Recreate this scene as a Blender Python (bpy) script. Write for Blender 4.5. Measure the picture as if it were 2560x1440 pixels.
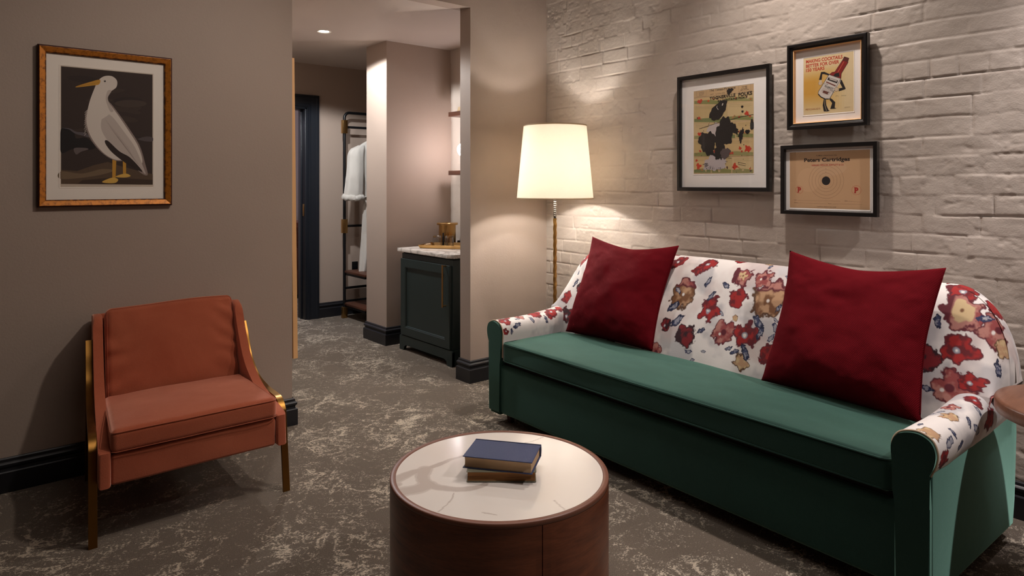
import bpy, bmesh, math, random
import numpy as np
from mathutils import Matrix, Vector
from mathutils.geometry import tessellate_polygon

for o in list(bpy.data.objects): bpy.data.objects.remove(o)
SC = bpy.context.scene
COL = SC.collection
rad = math.radians

# ------------------------------------------------------------------ camera
cam_d = bpy.data.cameras.new('camera'); cam = bpy.data.objects.new('camera', cam_d); COL.objects.link(cam)
cam.location = (0, 0, 1.35); cam.rotation_euler = (rad(90), 0, rad(-39.9))
cam_d.sensor_width = 36; cam_d.lens = 1688/2560*36; cam_d.shift_y = -260/2560
cam_d.clip_start = .05; cam_d.clip_end = 60
SC.camera = cam

# ------------------------------------------------------------------ world, exposure, lights
SC.view_settings.view_transform = 'Standard'; SC.view_settings.look = 'None'
SC.view_settings.gamma = 1; SC.view_settings.use_curve_mapping = False
SC.view_settings.exposure = 0.35
w = bpy.data.worlds.new('world'); SC.world = w; w.use_nodes = True
w.node_tree.nodes['Background'].inputs[0].default_value = (1, .86, .76, 1)
w.node_tree.nodes['Background'].inputs[1].default_value = .02

def light(name, kind, loc, energy, color, size=.05, target=None, spot=None, blend=.4):
    d = bpy.data.lights.new(name, kind); d.energy = energy; d.color = color
    if kind == 'AREA': d.size = size
    else: d.shadow_soft_size = size
    if spot: d.spot_size = rad(spot); d.spot_blend = blend
    o = bpy.data.objects.new(name, d); COL.objects.link(o); o.location = loc
    if target is not None:
        o.rotation_euler = (Vector(target)-Vector(loc)).to_track_quat('-Z', 'Y').to_euler()
    return o
light('downlight_vestibule', 'SPOT', (2.269, 5.015, 2.535), 100, (.96, .98, 1), .035, (2.269, 5.0, 0), 155, .14)
light('vestibule_front_fill', 'SPOT', (2.05, 3.98, 2.535), 9, (1, .96, .93), .035, (2.05, 3.90, 0), 146, .25)  # added spot out of view, lifts the carpet before the opening
light('downlight_sofa', 'SPOT', (2.78, 1.75, 3.14), 104, (1, .90, .84), .05, (2.74, 1.7, 0), 116, .9)
light('downlight_side_table', 'SPOT', (2.74, -.35, 3.14), 165, (1, .93, .92), .035, (2.82, .10, 0), 104, .7)
light('downlight_wall_wash', 'SPOT', (3.0, .42, 3.14), 62, (1, .93, .95), .04, (3.38, .40, 2.0), 52, .8)
light('downlight_picture', 'SPOT', (1.9, 1.5, 3.14), 108, (1, .89, .80), .06, (.80, 3.6, 1.15), 66, .8)
light('coffee_table_fill', 'SPOT', (1.15, 1.95, 3.14), 24, (1, .92, .87), .05, (1.33, 1.70, .44), 26, .5)  # added narrow spot that brightens the marble top, no fixture known there
light('downlight_closet', 'SPOT', (2.3, 5.75, 2.535), 26, (.97, .98, 1), .03, (3.1, 6.1, 1.0), 90, .8)
light('room_fill_light', 'AREA', (1.1, 1.5, 3.14), 9, (1, .90, .83), 1.4, (1.1, 1.5, 0))  # added soft area fill over the whole room, not a fixture
light('bedroom_light', 'AREA', (2.2, 7.6, 2.5), 22, (.80, .76, 1), .7, (2.9, 8.6, 1))

# ------------------------------------------------------------------ materials
def lin(c):
    return tuple(((v/12.92) if v <= .04045 else ((v+.055)/1.055)**2.4) for v in [q/255 for q in c])
def rgba(c): return (*lin(c), 1)
class NT:
    def __init__(s, name):
        s.m = bpy.data.materials.new(name); s.m.use_nodes = True; s.t = s.m.node_tree
        s.b = s.t.nodes['Principled BSDF']; s.out = s.t.nodes['Material Output']
    def n(s, typ, **kw):
        nd = s.t.nodes.new(typ)
        for k, v in kw.items():
            if k.startswith('i_'):
                key = k[2:]; key = int(key) if key.isdigit() else key.replace('_', ' ')
                nd.inputs[key].default_value = v
            else: setattr(nd, k, v)
        return nd
    def l(s, a, b): s.t.links.new(a, b)
    def coords(s, scale=(1, 1, 1), rot=(0, 0, 0)):
        tc = s.n('ShaderNodeTexCoord'); mp = s.n('ShaderNodeMapping'); mp.inputs['Scale'].default_value = scale
        mp.inputs['Rotation'].default_value = rot
        s.l(tc.outputs['Object'], mp.inputs['Vector']); return mp.outputs['Vector']
    def noise(s, vec, scale, detail=3, rough=.5, dist=0):
        nd = s.n('ShaderNodeTexNoise'); nd.inputs['Scale'].default_value = scale; nd.inputs['Detail'].default_value = detail
        nd.inputs['Roughness'].default_value = rough; nd.inputs['Distortion'].default_value = dist
        if vec is not None: s.l(vec, nd.inputs['Vector'])
        return nd.outputs['Fac']
    def ramp(s, fac, stops, interp='LINEAR'):
        r = s.n('ShaderNodeValToRGB'); r.color_ramp.interpolation = interp
        e = r.color_ramp.elements
        while len(e) < len(stops): e.new(.5)
        for q, (p, c) in zip(e, stops): q.position = p; q.color = c
        s.l(fac, r.inputs[0]); return r.outputs[0]
    def math(s, op, a, b=None, clamp=False):
        m = s.n('ShaderNodeMath', operation=op); m.use_clamp = clamp
        for i, v in enumerate((a, b)):
            if v is None: continue
            if isinstance(v, (int, float)): m.inputs[i].default_value = v
            else: s.l(v, m.inputs[i])
        return m.outputs[0]
    def mix(s, f, a, b):
        m = s.n('ShaderNodeMix', data_type='RGBA')
        for i, v in ((0, f), (6, a), (7, b)):
            if isinstance(v, (int, float, tuple)): m.inputs[i].default_value = v
            else: s.l(v, m.inputs[i])
        return m.outputs[2]
    def bump(s, h, strength=.3, dist=.01):
        b = s.n('ShaderNodeBump'); b.inputs['Strength'].default_value = strength; b.inputs['Distance'].default_value = dist
        s.l(h, b.inputs['Height']); s.l(b.outputs[0], s.b.inputs['Normal']); return b
MATS = {}
def simple(name, c, rough=.6, metal=0, bump=None, var=0, sheen=0, spec=.5, coat=0, aniso=0):
    k = NT(name); k.b.inputs['Roughness'].default_value = rough; k.b.inputs['Metallic'].default_value = metal
    k.b.inputs['Specular IOR Level'].default_value = spec; k.b.inputs['Coat Weight'].default_value = coat
    k.b.inputs['Sheen Weight'].default_value = sheen
    v = k.coords()
    if var:
        f = k.noise(v, 6, 3)
        k.l(k.mix(f, rgba([max(0, q*(1-var)) for q in c]), rgba([min(255, q*(1+var)) for q in c])), k.b.inputs['Base Color'])
    else: k.b.inputs['Base Color'].default_value = rgba(c)
    if bump: k.bump(k.noise(v, bump[0], 4, .6), bump[1], bump[2])
    MATS[name] = k.m; return k.m
def wallpaint(name, c):
    k = NT(name); k.b.inputs['Roughness'].default_value = .62; k.b.inputs['Specular IOR Level'].default_value = .35
    v = k.coords(); f = k.noise(v, 1.5, 2)
    k.l(k.mix(f, rgba([q*.97 for q in c]), rgba([q*1.03 for q in c])), k.b.inputs['Base Color'])
    h = k.noise(v, 110, 5, .65); k.bump(h, .24, .003); MATS[name] = k.m; return k.m
M_wall = wallpaint('taupe_wall_paint', (170, 152, 139))
M_dwall = wallpaint('bounce_cut_wall_paint', (92, 80, 72))  # unseen walls darkened to keep bounce light off the sofa front
M_ceil = wallpaint('ceiling_paint', (200, 187, 177))
k = NT('painted_brick'); k.b.inputs['Roughness'].default_value = .5; v = k.coords()
k.l(k.mix(k.noise(v, 2.5, 4), rgba((180, 166, 154)), rgba((197, 184, 172))), k.b.inputs['Base Color'])
h1 = k.noise(v, 40, 6, .6, .15); h2 = k.noise(v, 160, 3, .6)
k.bump(k.math('ADD', k.math('MULTIPLY', h1, 1.0), k.math('MULTIPLY', h2, .3)), .30, .005); M_brick = k.m
M_base = simple('charcoal_baseboard', (30, 30, 34), .38, spec=.5, bump=(60, .08, .003))
M_doorpaint = simple('navy_door_paint', (27, 31, 38), .35, bump=(60, .06, .003))
# carpet
k = NT('carpet'); k.b.inputs['Roughness'].default_value = .95; k.b.inputs['Specular IOR Level'].default_value = .1
k.b.inputs['Sheen Weight'].default_value = .15
v = k.coords((1, 1, 1), (0, 0, rad(20)))
big = k.noise(v, 1.3, 3, .5, .3)
n1 = k.noise(v, 5.2, 5, .66, .6); ridge = k.math('ABSOLUTE', k.math('SUBTRACT', n1, .5))
ridge = k.math('SUBTRACT', 1, k.math('MULTIPLY', ridge, 13), True)
n2 = k.noise(v, 11, 5, .7, .8); ridge2 = k.math('ABSOLUTE', k.math('SUBTRACT', n2, .52))
ridge2 = k.math('MULTIPLY', k.math('SUBTRACT', 1, k.math('MULTIPLY', ridge2, 20), True), .85)
patch = k.math('MULTIPLY', k.math('SUBTRACT', k.noise(v, 2.3, 5, .6), .56), 6, True)
vf = k.coords((1, 1.4, 1), (0, 0, rad(40)))
grain = k.noise(vf, 105, 3, .8)
prob = k.math('MAXIMUM', k.math('MAXIMUM', ridge, ridge2), patch)
prob = k.math('ADD', k.math('MULTIPLY', k.math('MULTIPLY', prob, .60), k.math('ADD', k.math('MULTIPLY', k.math('SUBTRACT', k.noise(v, 2.6, 4, .65), .40), 2.6, True), .50)), .145)
g1 = k.math('ADD', k.math('MULTIPLY', k.math('SUBTRACT', grain, .5), 2.6), .5)
g2 = k.math('ADD', k.math('MULTIPLY', k.math('SUBTRACT', k.noise(vf, 34, 3, .7), .5), 1.6), .5)
m = k.math('MULTIPLY', k.math('SUBTRACT', k.math('ADD', prob, k.math('ADD', k.math('MULTIPLY', g1, .6), k.math('MULTIPLY', g2, .4))), 1.0), 5.0, True)
fine = k.noise(v, 320, 2, .7)
basec = k.mix(k.math('MULTIPLY', big, 1), rgba((136, 118, 100)), rgba((154, 136, 117)))
basec = k.mix(k.math('MULTIPLY', k.math('SUBTRACT', fine, .34), 2.6, True), rgba((84, 72, 59)), basec)
k.l(k.mix(m, basec, rgba((226, 208, 184))), k.b.inputs['Base Color'])
k.bump(k.math('ADD', k.math('MULTIPLY', fine, 1.0), k.math('MULTIPLY', m, .5)), .9, .008); M_carpet = k.m
# velvets
def velvet(name, c, c2, bumpscale=400, sheen=.5, var=3, extra=(90, 90, 90)):
    k = NT(name); v = k.coords(); k.b.inputs['Roughness'].default_value = .85; k.b.inputs['Specular IOR Level'].default_value = .2
    f = k.noise(v, var, 4, .6, .6)
    k.l(k.mix(k.math('MULTIPLY', k.math('SUBTRACT', f, .25), 2, True), rgba(c), rgba(c2)), k.b.inputs['Base Color'])
    k.b.inputs['Sheen Weight'].default_value = sheen; k.b.inputs['Sheen Roughness'].default_value = .4
    k.b.inputs['Sheen Tint'].default_value = rgba([min(255, q*.8+120) for q in c2])
    k.bump(k.math('ADD', k.noise(v, bumpscale, 2), k.math('MULTIPLY', k.noise(v, 9, 3, .6, .5), 1.5)), .22, .006)
    sb = k.n('ShaderNodeBsdfSheen'); sb.inputs['Color'].default_value = rgba(extra); sb.inputs['Roughness'].default_value = .5
    ad = k.n('ShaderNodeAddShader'); k.l(k.b.outputs[0], ad.inputs[0]); k.l(sb.outputs[0], ad.inputs[1]); k.l(ad.outputs[0], k.out.inputs[0])
    MATS[name] = k.m; return k.m
M_green = velvet('green_velvet', (5, 26, 21), (12, 42, 35), sheen=1, extra=(128, 190, 166))
M_rust = velvet('terracotta_velvet', (156, 76, 50), (172, 92, 64), sheen=1, extra=(150, 112, 98))
k = NT('red_weave'); k.b.inputs['Roughness'].default_value = .85; k.b.inputs['Specular IOR Level'].default_value = .08
uvn = k.n('ShaderNodeUVMap'); uvn.uv_map = 'UVMap'
def uvwave(rot, sc):
    mp_ = k.n('ShaderNodeMapping'); mp_.inputs['Rotation'].default_value = (0, 0, rot); k.l(uvn.outputs[0], mp_.inputs['Vector'])
    w2 = k.n('ShaderNodeTexWave', wave_type='BANDS'); w2.inputs['Scale'].default_value = sc; k.l(mp_.outputs[0], w2.inputs['Vector']); return w2
ck = uvwave(rad(28), 46); ck2 = uvwave(rad(-62), 34)
wv = k.math('MULTIPLY', ck.outputs['Fac'], ck2.outputs['Fac'])
k.l(k.mix(wv, rgba((92, 8, 17)), rgba((130, 18, 31))), k.b.inputs['Base Color']); k.b.inputs['Sheen Weight'].default_value = 0
k.bump(k.math('ADD', wv, k.math('MULTIPLY', k.noise(k.coords(), 7, 3), 1.2)), .35, .004); M_red = k.m
k = NT('floral_linen'); k.b.inputs['Roughness'].default_value = .8
at = k.n('ShaderNodeAttribute', attribute_name='Col'); k.l(at.outputs['Color'], k.b.inputs['Base Color'])
v = k.coords(); k.bump(k.math('ADD', k.noise(v, 500, 2), k.math('MULTIPLY', k.noise(v, 6, 3), 2)), .15, .005); M_floral = k.m
# marble painted by mesh colour
k = NT('veined_marble'); k.b.inputs['Roughness'].default_value = .16
at = k.n('ShaderNodeAttribute', attribute_name='Col'); k.l(at.outputs['Color'], k.b.inputs['Base Color']); M_marble_t = k.m
k = NT('grey_veined_marble'); k.b.inputs['Roughness'].default_value = .2; v = k.coords()
n = k.noise(v, 5, 5, .6, 1.5); r = k.math('SUBTRACT', 1, k.math('MULTIPLY', k.math('ABSOLUTE', k.math('SUBTRACT', n, .5)), 12), True)
k.l(k.mix(k.math('MULTIPLY', r, .6), rgba((222, 212, 202)), rgba((120, 110, 102))), k.b.inputs['Base Color']); M_marble = k.m
def wood(name, c1, c2, scale=(1, 9, 9), rough=.35, ws=3.0):
    k = NT(name); v = k.coords(scale); k.b.inputs['Roughness'].default_value = rough
    f = k.noise(v, ws, 5, .6, 1.2); g = k.noise(v, ws*14, 3, .6, .2)
    f2 = k.math('ADD', k.math('MULTIPLY', f, .75), k.math('MULTIPLY', g, .3))
    k.l(k.ramp(f2, [(.3, rgba(c1)), (.68, rgba(c2))]), k.b.inputs['Base Color'])
    k.bump(g, .12, .002); MATS[name] = k.m; return k.m
M_walnut = wood('walnut_veneer', (70, 33, 20), (104, 56, 35), (9, 9, 1.2)[::1], .34, 1.6)
M_walnut_h = wood('walnut_veneer_cylinder', (66, 28, 18), (134, 74, 46), (1.2, 1.2, 9), .34, 2.0)
M_walnut_t = wood('walnut_table_top', (98, 62, 44), (130, 86, 64), (1.5, 11, 4), .35, 2.4)
M_rim = simple('walnut_rim', (120, 76, 58), .42, var=.12)
M_shelf = wood('walnut_shelf', (62, 34, 24), (90, 52, 36), (6, 1, 6), .4)
M_brass = simple('aged_brass', (188, 150, 96), .30, 1, bump=(40, .05, .002), var=.08)
M_brassd = simple('antique_bronze_bar', (140, 100, 48), .34, 1, bump=(40, .05, .002), var=.1)
M_gold = simple('pale_gold_edge', (236, 186, 130), .5, .1)
M_blackm = simple('black_metal', (18, 18, 22), .4, .3)
M_chrome = simple('nickel', (150, 145, 140), .25, 1)
M_blackf = simple('black_frame_lacquer', (18, 14, 13), .35, coat=.2)
M_green_cab = simple('dark_green_cabinet_paint', (36, 48, 46), .42, bump=(80, .05, .002))
M_cabdark = simple('cabinet_shadow_gap', (10, 12, 12), .6)
M_matw = simple('white_mat_board', (250, 244, 238), .8)
M_matc = simple('cream_mat_board', (250, 240, 228), .8)
M_robe = simple('white_waffle_cotton', (206, 200, 192), .9, bump=(260, .8, .006), sheen=.3)
M_plastic = simple('black_plastic', (14, 14, 15), .35)
M_paper = simple('beige_card', (182, 156, 122), .8)
M_redwood = simple('dark_red_wood', (74, 28, 18), .4)
M_pages = NT('book_pages'); k = M_pages; v = k.coords((1, 1, 260)); f = k.noise(v, 2, 2)
k.b.inputs['Roughness'].default_value = .8; k.l(k.mix(f, rgba((176, 142, 104)), rgba((206, 174, 136))), k.b.inputs['Base Color']); M_pages = k.m
k = NT('old_book_pages'); v = k.coords((3, 3, 300)); f = k.noise(v, 2.2, 3, .6, .6)
k.b.inputs['Roughness'].default_value = .8; k.l(k.mix(k.math('MULTIPLY', k.math('SUBTRACT', f, .25), 2, True), rgba((96, 58, 28)), rgba((176, 122, 66))), k.b.inputs['Base Color']); M_pageso = k.m
M_navyc = simple('navy_book_cloth', (46, 56, 92), .6, bump=(500, .3, .002), var=.08)
M_greyc = simple('grey_green_book_cloth', (116, 112, 92), .65, bump=(500, .3, .002))
# burr gold frame
k = NT('burnished_gold_frame'); v = k.coords(); k.b.inputs['Roughness'].default_value = .4; k.b.inputs['Metallic'].default_value = .35
at = k.n('ShaderNodeAttribute', attribute_name='Col'); f = k.noise(v, 55, 4, .7)
k.l(k.mix(k.math('MULTIPLY', k.math('SUBTRACT', k.math('ADD', f, k.math('MULTIPLY', at.outputs['Fac'], .9)), .70), 3.2, True), rgba((200, 124, 44)), rgba((64, 22, 8))), k.b.inputs['Base Color'])
k.bump(f, .3, .002); M_goldframe = k.m
# shade: real translucent linen
k = NT('linen_shade'); v = k.coords((1, 1, 1)); t = k.t
dif = k.n('ShaderNodeBsdfDiffuse'); tr = k.n('ShaderNodeBsdfTranslucent'); mx = k.n('ShaderNodeMixShader')
dif.inputs[0].default_value = rgba((244, 238, 230)); 
f = k.math('MULTIPLY', k.math('SUBTRACT', k.noise(k.coords((1, 1, 9)), 130, 3, .7), .25), 2, True); k.l(k.mix(f, rgba((232, 222, 206)), rgba((252, 246, 236))), tr.inputs[0])
mx.inputs[0].default_value = .33; k.l(dif.outputs[0], mx.inputs[1]); k.l(tr.outputs[0], mx.inputs[2]); k.l(mx.outputs[0], k.out.inputs[0]); M_shade = k.m
M_trimtape = simple('shade_trim_tape', (196, 170, 134), .8)
def emis(name, c, s):
    k = NT(name); k.b.inputs['Base Color'].default_value = (1, 1, 1, 1); k.b.inputs['Emission Color'].default_value = (*c, 1); k.b.inputs['Emission Strength'].default_value = s; return k.m
M_bulb = emis('glowing_bulb', (1, .97, .92), 720)
M_disc = emis('downlight_lens', (1, .95, .85), 22)
M_globe = emis('glowing_opal_globe', (1, .90, .92), 46)
k = NT('clear_glass'); k.b.inputs['Transmission Weight'].default_value = 1; k.b.inputs['Roughness'].default_value = .01; k.b.inputs['IOR'].default_value = 1.47; M_glass = k.m
k = NT('picture_glass'); gl = k.n('ShaderNodeBsdfGlossy'); gl.inputs['Roughness'].default_value = .02
tp = k.n('ShaderNodeBsdfTransparent'); lw = k.n('ShaderNodeLayerWeight'); mx = k.n('ShaderNodeMixShader')
fr = k.math('ADD', .03, k.math('MULTIPLY', .4, k.math('POWER', lw.outputs['Facing'], 5)))
k.l(fr, mx.inputs[0]); k.l(tp.outputs[0], mx.inputs[1]); k.l(gl.outputs[0], mx.inputs[2]); k.l(mx.outputs[0], k.out.inputs[0]); M_pglass = k.m
k = NT('mirror_glass'); k.b.inputs['Metallic'].default_value = 1; k.b.inputs['Roughness'].default_value = .03; k.b.inputs['Base Color'].default_value = (.85, .85, .85, 1); M_mirror = k.m
k = NT('twisted_brass'); k.b.inputs['Metallic'].default_value = .8; k.b.inputs['Roughness'].default_value = .4
k.b.inputs['Base Color'].default_value = rgba((158, 118, 62)); M_twist = k.m

# ------------------------------------------------------------------ object helpers
WM = {}
def finish(o, label=None, cat=None, group=None, kind=None):
    if label: o['label'] = label
    if cat: o['category'] = cat
    if group: o['group'] = group
    if kind: o['kind'] = kind
    return o
def thing(name, label, cat, loc=(0, 0, 0), rotz=0, group=None):
    o = bpy.data.objects.new(name, None); COL.objects.link(o); o.empty_display_size = .1
    o.location = loc; o.rotation_euler = (0, 0, rotz)
    WM[o.name] = Matrix.Translation(loc) @ Matrix.Rotation(rotz, 4, 'Z')
    return finish(o, label, cat, group)
def obj(name, bm, mats, parent=None, label=None, cat=None, group=None, kind=None, smooth=True, ang=40, local=False, origin=None):
    if not isinstance(mats, (list, tuple)): mats = [mats]
    bmesh.ops.recalc_face_normals(bm, faces=bm.faces)
    if parent is not None:
        W = WM[parent.name]
        if not local: bm.transform(W.inverted())
    else:
        if origin is None:
            co = [v.co for v in bm.verts]
            mn = [min(c[i] for c in co) for i in range(3)]; mxx = [max(c[i] for c in co) for i in range(3)]
            origin = Vector(((mn[0]+mxx[0])/2, (mn[1]+mxx[1])/2, mn[2]))
        W = Matrix.Translation(origin); bm.transform(W.inverted())
    me = bpy.data.meshes.new(name); bm.to_mesh(me); bm.free()
    for m in mats: me.materials.append(m)
    o = bpy.data.objects.new(name, me); COL.objects.link(o)
    if smooth:
        me.polygons.foreach_set('use_smooth', [True]*len(me.polygons)); me.set_sharp_from_angle(angle=rad(ang))
    if parent is not None: o.parent = parent
    else: o.location = origin
    WM[o.name] = W
    return finish(o, label, cat, group, kind)
class BM:
    pass
def nb(): return bmesh.new()
def box(bm, x0, x1, y0, y1, z0, z1, bev=0, seg=2, mi=0, M=None):
    vs = [bm.verts.new((x, y, z)) for x in (x0, x1) for y in (y0, y1) for z in (z0, z1)]
    fs = [bm.faces.new([vs[i] for i in f]) for f in ((0, 1, 3, 2), (4, 6, 7, 5), (0, 4, 5, 1), (2, 3, 7, 6), (0, 2, 6, 4), (1, 5, 7, 3))]
    for f in fs: f.material_index = mi
    if bev:
        es = list({e for f in fs for e in f.edges})
        r = bmesh.ops.bevel(bm, geom=es, offset=bev, segments=seg, profile=.5, affect='EDGES')
        vs = list({v for f in r['faces'] for v in f.verts} | {v for v in vs if v.is_valid})
        for f in r['faces']: f.material_index = mi
    if M is not None: bmesh.ops.transform(bm, matrix=M, verts=vs)
    return bm
def rbox(bm, lx, ly, lz, r, M=Matrix(), n=(24, 12, 4), fn=None, seg=5):
    """box rounded on every edge, centred, faces subdivided so that fn can puff or crease it"""
    h = (lx/2, ly/2, lz/2); r = min(r, *[q*.999 for q in h])
    ax = []
    for a in range(3):
        c = [h[a]-r+r*math.tan(rad(45)*i/seg) for i in range(1, seg+1)]
        mid = list(np.linspace(-(h[a]-r), h[a]-r, n[a]+1))
        ax.append([-q for q in reversed(c)]+mid+c)
    cache = {}
    def V(p):
        key = tuple(round(q, 6) for q in p)
        if key in cache: return cache[key]
        q = [max(-h[i]+r, min(h[i]-r, p[i])) for i in range(3)]
        d = Vector(p)-Vector(q)
        if d.length > 1e-9: pp = Vector(q)+d.normalized()*r
        else: pp = Vector(p)
        if fn: pp = fn(pp, h)
        cache[key] = bm.verts.new(M @ pp); return cache[key]
    for a in range(3):
        u, v_ = [(1, 2), (2, 0), (0, 1)][a]
        for s in (-1, 1):
            for i in range(len(ax[u])-1):
                for j in range(len(ax[v_])-1):
                    q = []
                    for (ii, jj) in ((i, j), (i+1, j), (i+1, j+1), (i, j+1)):
                        p = [0, 0, 0]; p[a] = s*h[a]; p[u] = ax[u][ii]; p[v_] = ax[v_][jj]; q.append(V(p))
                    if s < 0: q.reverse()
                    if len(set(q)) >= 3:
                        q2 = []
                        for z in q:
                            if z not in q2: q2.append(z)
                        try: bm.faces.new(q2)
                        except ValueError: pass
    return bm
def lathe(bm, prof, c=(0, 0, 0), n=48, mi=0, closed=False, M=None):
    rings = []
    for r, z in prof:
        rings.append([bm.verts.new((c[0]+r*math.cos(2*math.pi*i/n), c[1]+r*math.sin(2*math.pi*i/n), c[2]+z)) for i in range(n)])
    nr = len(rings)
    for k_ in range(nr if closed else nr-1):
        A, B = rings[k_], rings[(k_+1) % nr]
        for i in range(n):
            f = bm.faces.new((A[i], A[(i+1) % n], B[(i+1) % n], B[i])); f.material_index = mi
    if not closed:
        for R_, in ((rings[0],), (rings[-1],)):
            if prof[rings.index(R_)][0] > 0:
                f = bm.faces.new(R_); f.material_index = mi
    if M is not None: bmesh.ops.transform(bm, matrix=M, verts=[v for R_ in rings for v in R_])
    return bm
def frames(pts, closed=False):
    P = [Vector(p) for p in pts]; n = len(P); out = []; up = None
    for i in range(n):
        a = P[i-1] if (i > 0 or closed) else P[i]; b = P[(i+1) % n] if (i < n-1 or closed) else P[i]
        t = (b-a).normalized()
        if up is None:
            up = Vector((0, 0, 1)) if abs(t.z) < .9 else Vector((1, 0, 0))
        s_ = t.cross(up).normalized(); up = s_.cross(t).normalized(); out.append((P[i], t, s_, up))
    return out
def sweep(bm, pts, sec, closed=False, mi=0, side=None, cap=True):
    """sweep a closed 2D section (s,u) along pts; side fixes the sideways axis (flat bars)"""
    P = [Vector(p) for p in pts]; n = len(P); rings = []
    fr = frames(pts, closed)
    for i, (p, t, s_, u) in enumerate(fr):
        if side is not None:
            s_ = Vector(side).normalized(); u = t.cross(s_).normalized()
        se = sec(i/(n-1)) if callable(sec) else sec
        rings.append([bm.verts.new(p+s_*a+u*b) for a, b in se])
    m = len(rings[0])
    for k_ in range(n if closed else n-1):
        A, B = rings[k_], rings[(k_+1) % n]
        for i in range(m):
            f = bm.faces.new((A[i], A[(i+1) % m], B[(i+1) % m], B[i])); f.material_index = mi
    if cap and not closed:
        for R_ in (rings[0], rings[-1]):
            f = bm.faces.new(R_); f.material_index = mi
    return bm
def circ(r, n=12): return [(r*math.cos(2*math.pi*i/n), r*math.sin(2*math.pi*i/n)) for i in range(n)]
def rect(a, b, c=0):
    if not c: return [(-a, -b), (a, -b), (a, b), (-a, b)]
    return [(-a+c, -b), (a-c, -b), (a, -b+c), (a, b-c), (a-c, b), (-a+c, b), (-a, b-c), (-a, -b+c)]
def spline(pts, per=8, closed=False):
    P = [np.array(p, float) for p in pts]; n = len(P); out = []
    rng = range(n) if closed else range(n-1)
    for i in rng:
        p0 = P[(i-1) % n] if (closed or i > 0) else 2*P[0]-P[1]; p1 = P[i]; p2 = P[(i+1) % n]
        p3 = P[(i+2) % n] if (closed or i+2 < n) else 2*P[-1]-P[-2]
        for j in range(per):
            t = j/per
            out.append(tuple(.5*((2*p1)+(-p0+p2)*t+(2*p0-5*p1+4*p2-p3)*t*t+(-p0+3*p1-3*p2+p3)*t**3)))
    if not closed: out.append(tuple(P[-1]))
    return out
def prism(bm, poly, axis, a0, a1, bev=0, mi=0, seg=2):
    def mk(p, a):
        return {'x': (a, p[0], p[1]), 'y': (p[0], a, p[1]), 'z': (p[0], p[1], a)}[axis]
    A = [bm.verts.new(mk(p, a0)) for p in poly]; B = [bm.verts.new(mk(p, a1)) for p in poly]
    fs = [bm.faces.new(A), bm.faces.new(list(reversed(B)))]
    n = len(poly)
    for i in range(n): fs.append(bm.faces.new((A[i], B[i], B[(i+1) % n], A[(i+1) % n])))
    for f in fs: f.material_index = mi
    if bev:
        es = list(fs[0].edges)+list(fs[1].edges)
        bmesh.ops.bevel(bm, geom=es, offset=bev, segments=seg, profile=.5, affect='EDGES')
    return bm

# numpy value noise -------------------------------------------------
_T = np.random.RandomState(7).rand(256, 256)
def vn(x, y, seed=0):
    x = np.asarray(x, float)+seed*17.3; y = np.asarray(y, float)+seed*9.7
    xi = np.floor(x).astype(int); yi = np.floor(y).astype(int); fx = x-xi; fy = y-yi
    fx = fx*fx*(3-2*fx); fy = fy*fy*(3-2*fy)
    a = _T[xi & 255, yi & 255]; b = _T[(xi+1) & 255, yi & 255]; c = _T[xi & 255, (yi+1) & 255]; d = _T[(xi+1) & 255, (yi+1) & 255]
    return (a*(1-fx)+b*fx)*(1-fy)+(c*(1-fx)+d*fx)*fy
def fbm(x, y, o=4, seed=0):
    s = 0; a = .5
    for i in range(o):
        s = s+a*vn(x*2**i, y*2**i, seed+i*3); a *= .5
    return s/(1-.5**o)
def gridmesh(name, P, mats, parent=None, cols=None, closed_u=False, local=False, **kw):
    """P: array (nu,nv,3)"""
    nu, nv = P.shape[:2]
    V = P.reshape(-1, 3)
    if parent is not None and not local:
        Mi = np.array(WM[parent.name].inverted()); V = V @ Mi[:3, :3].T+Mi[:3, 3]
    org = None
    if parent is None:
        org = np.array([(V[:, 0].min()+V[:, 0].max())/2, (V[:, 1].min()+V[:, 1].max())/2, V[:, 2].min()]); V = V-org
    iu = np.arange(nu if closed_u else nu-1); iv = np.arange(nv-1)
    A, B = np.meshgrid(iu, iv, indexing='ij'); A2 = (A+1) % nu
    F = np.stack([A*nv+B, A2*nv+B, A2*nv+B+1, A*nv+B+1], -1).reshape(-1, 4)
    if kw.pop('flip', False): F = F[:, ::-1]
    me = bpy.data.meshes.new(name); me.from_pydata([tuple(v) for v in V.tolist()], [], F.tolist())
    for m in (mats if isinstance(mats, list) else [mats]): me.materials.append(m)
    if cols is not None:
        ca = me.color_attributes.new('Col', 'FLOAT_COLOR', 'POINT')
        c4 = np.ones((len(V), 4), np.float32); c4[:, :3] = cols.reshape(-1, 3); ca.data.foreach_set('color', c4.ravel())
    me.polygons.foreach_set('use_smooth', [True]*len(me.polygons))
    me.update()
    o = bpy.data.objects.new(name, me); COL.objects.link(o)
    if parent is not None: o.parent = parent; WM[o.name] = WM[parent.name]
    else: o.location = org; WM[o.name] = Matrix.Translation(org)
    return finish(o, kw.get('label'), kw.get('cat'), kw.get('group'), kw.get('kind'))

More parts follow.
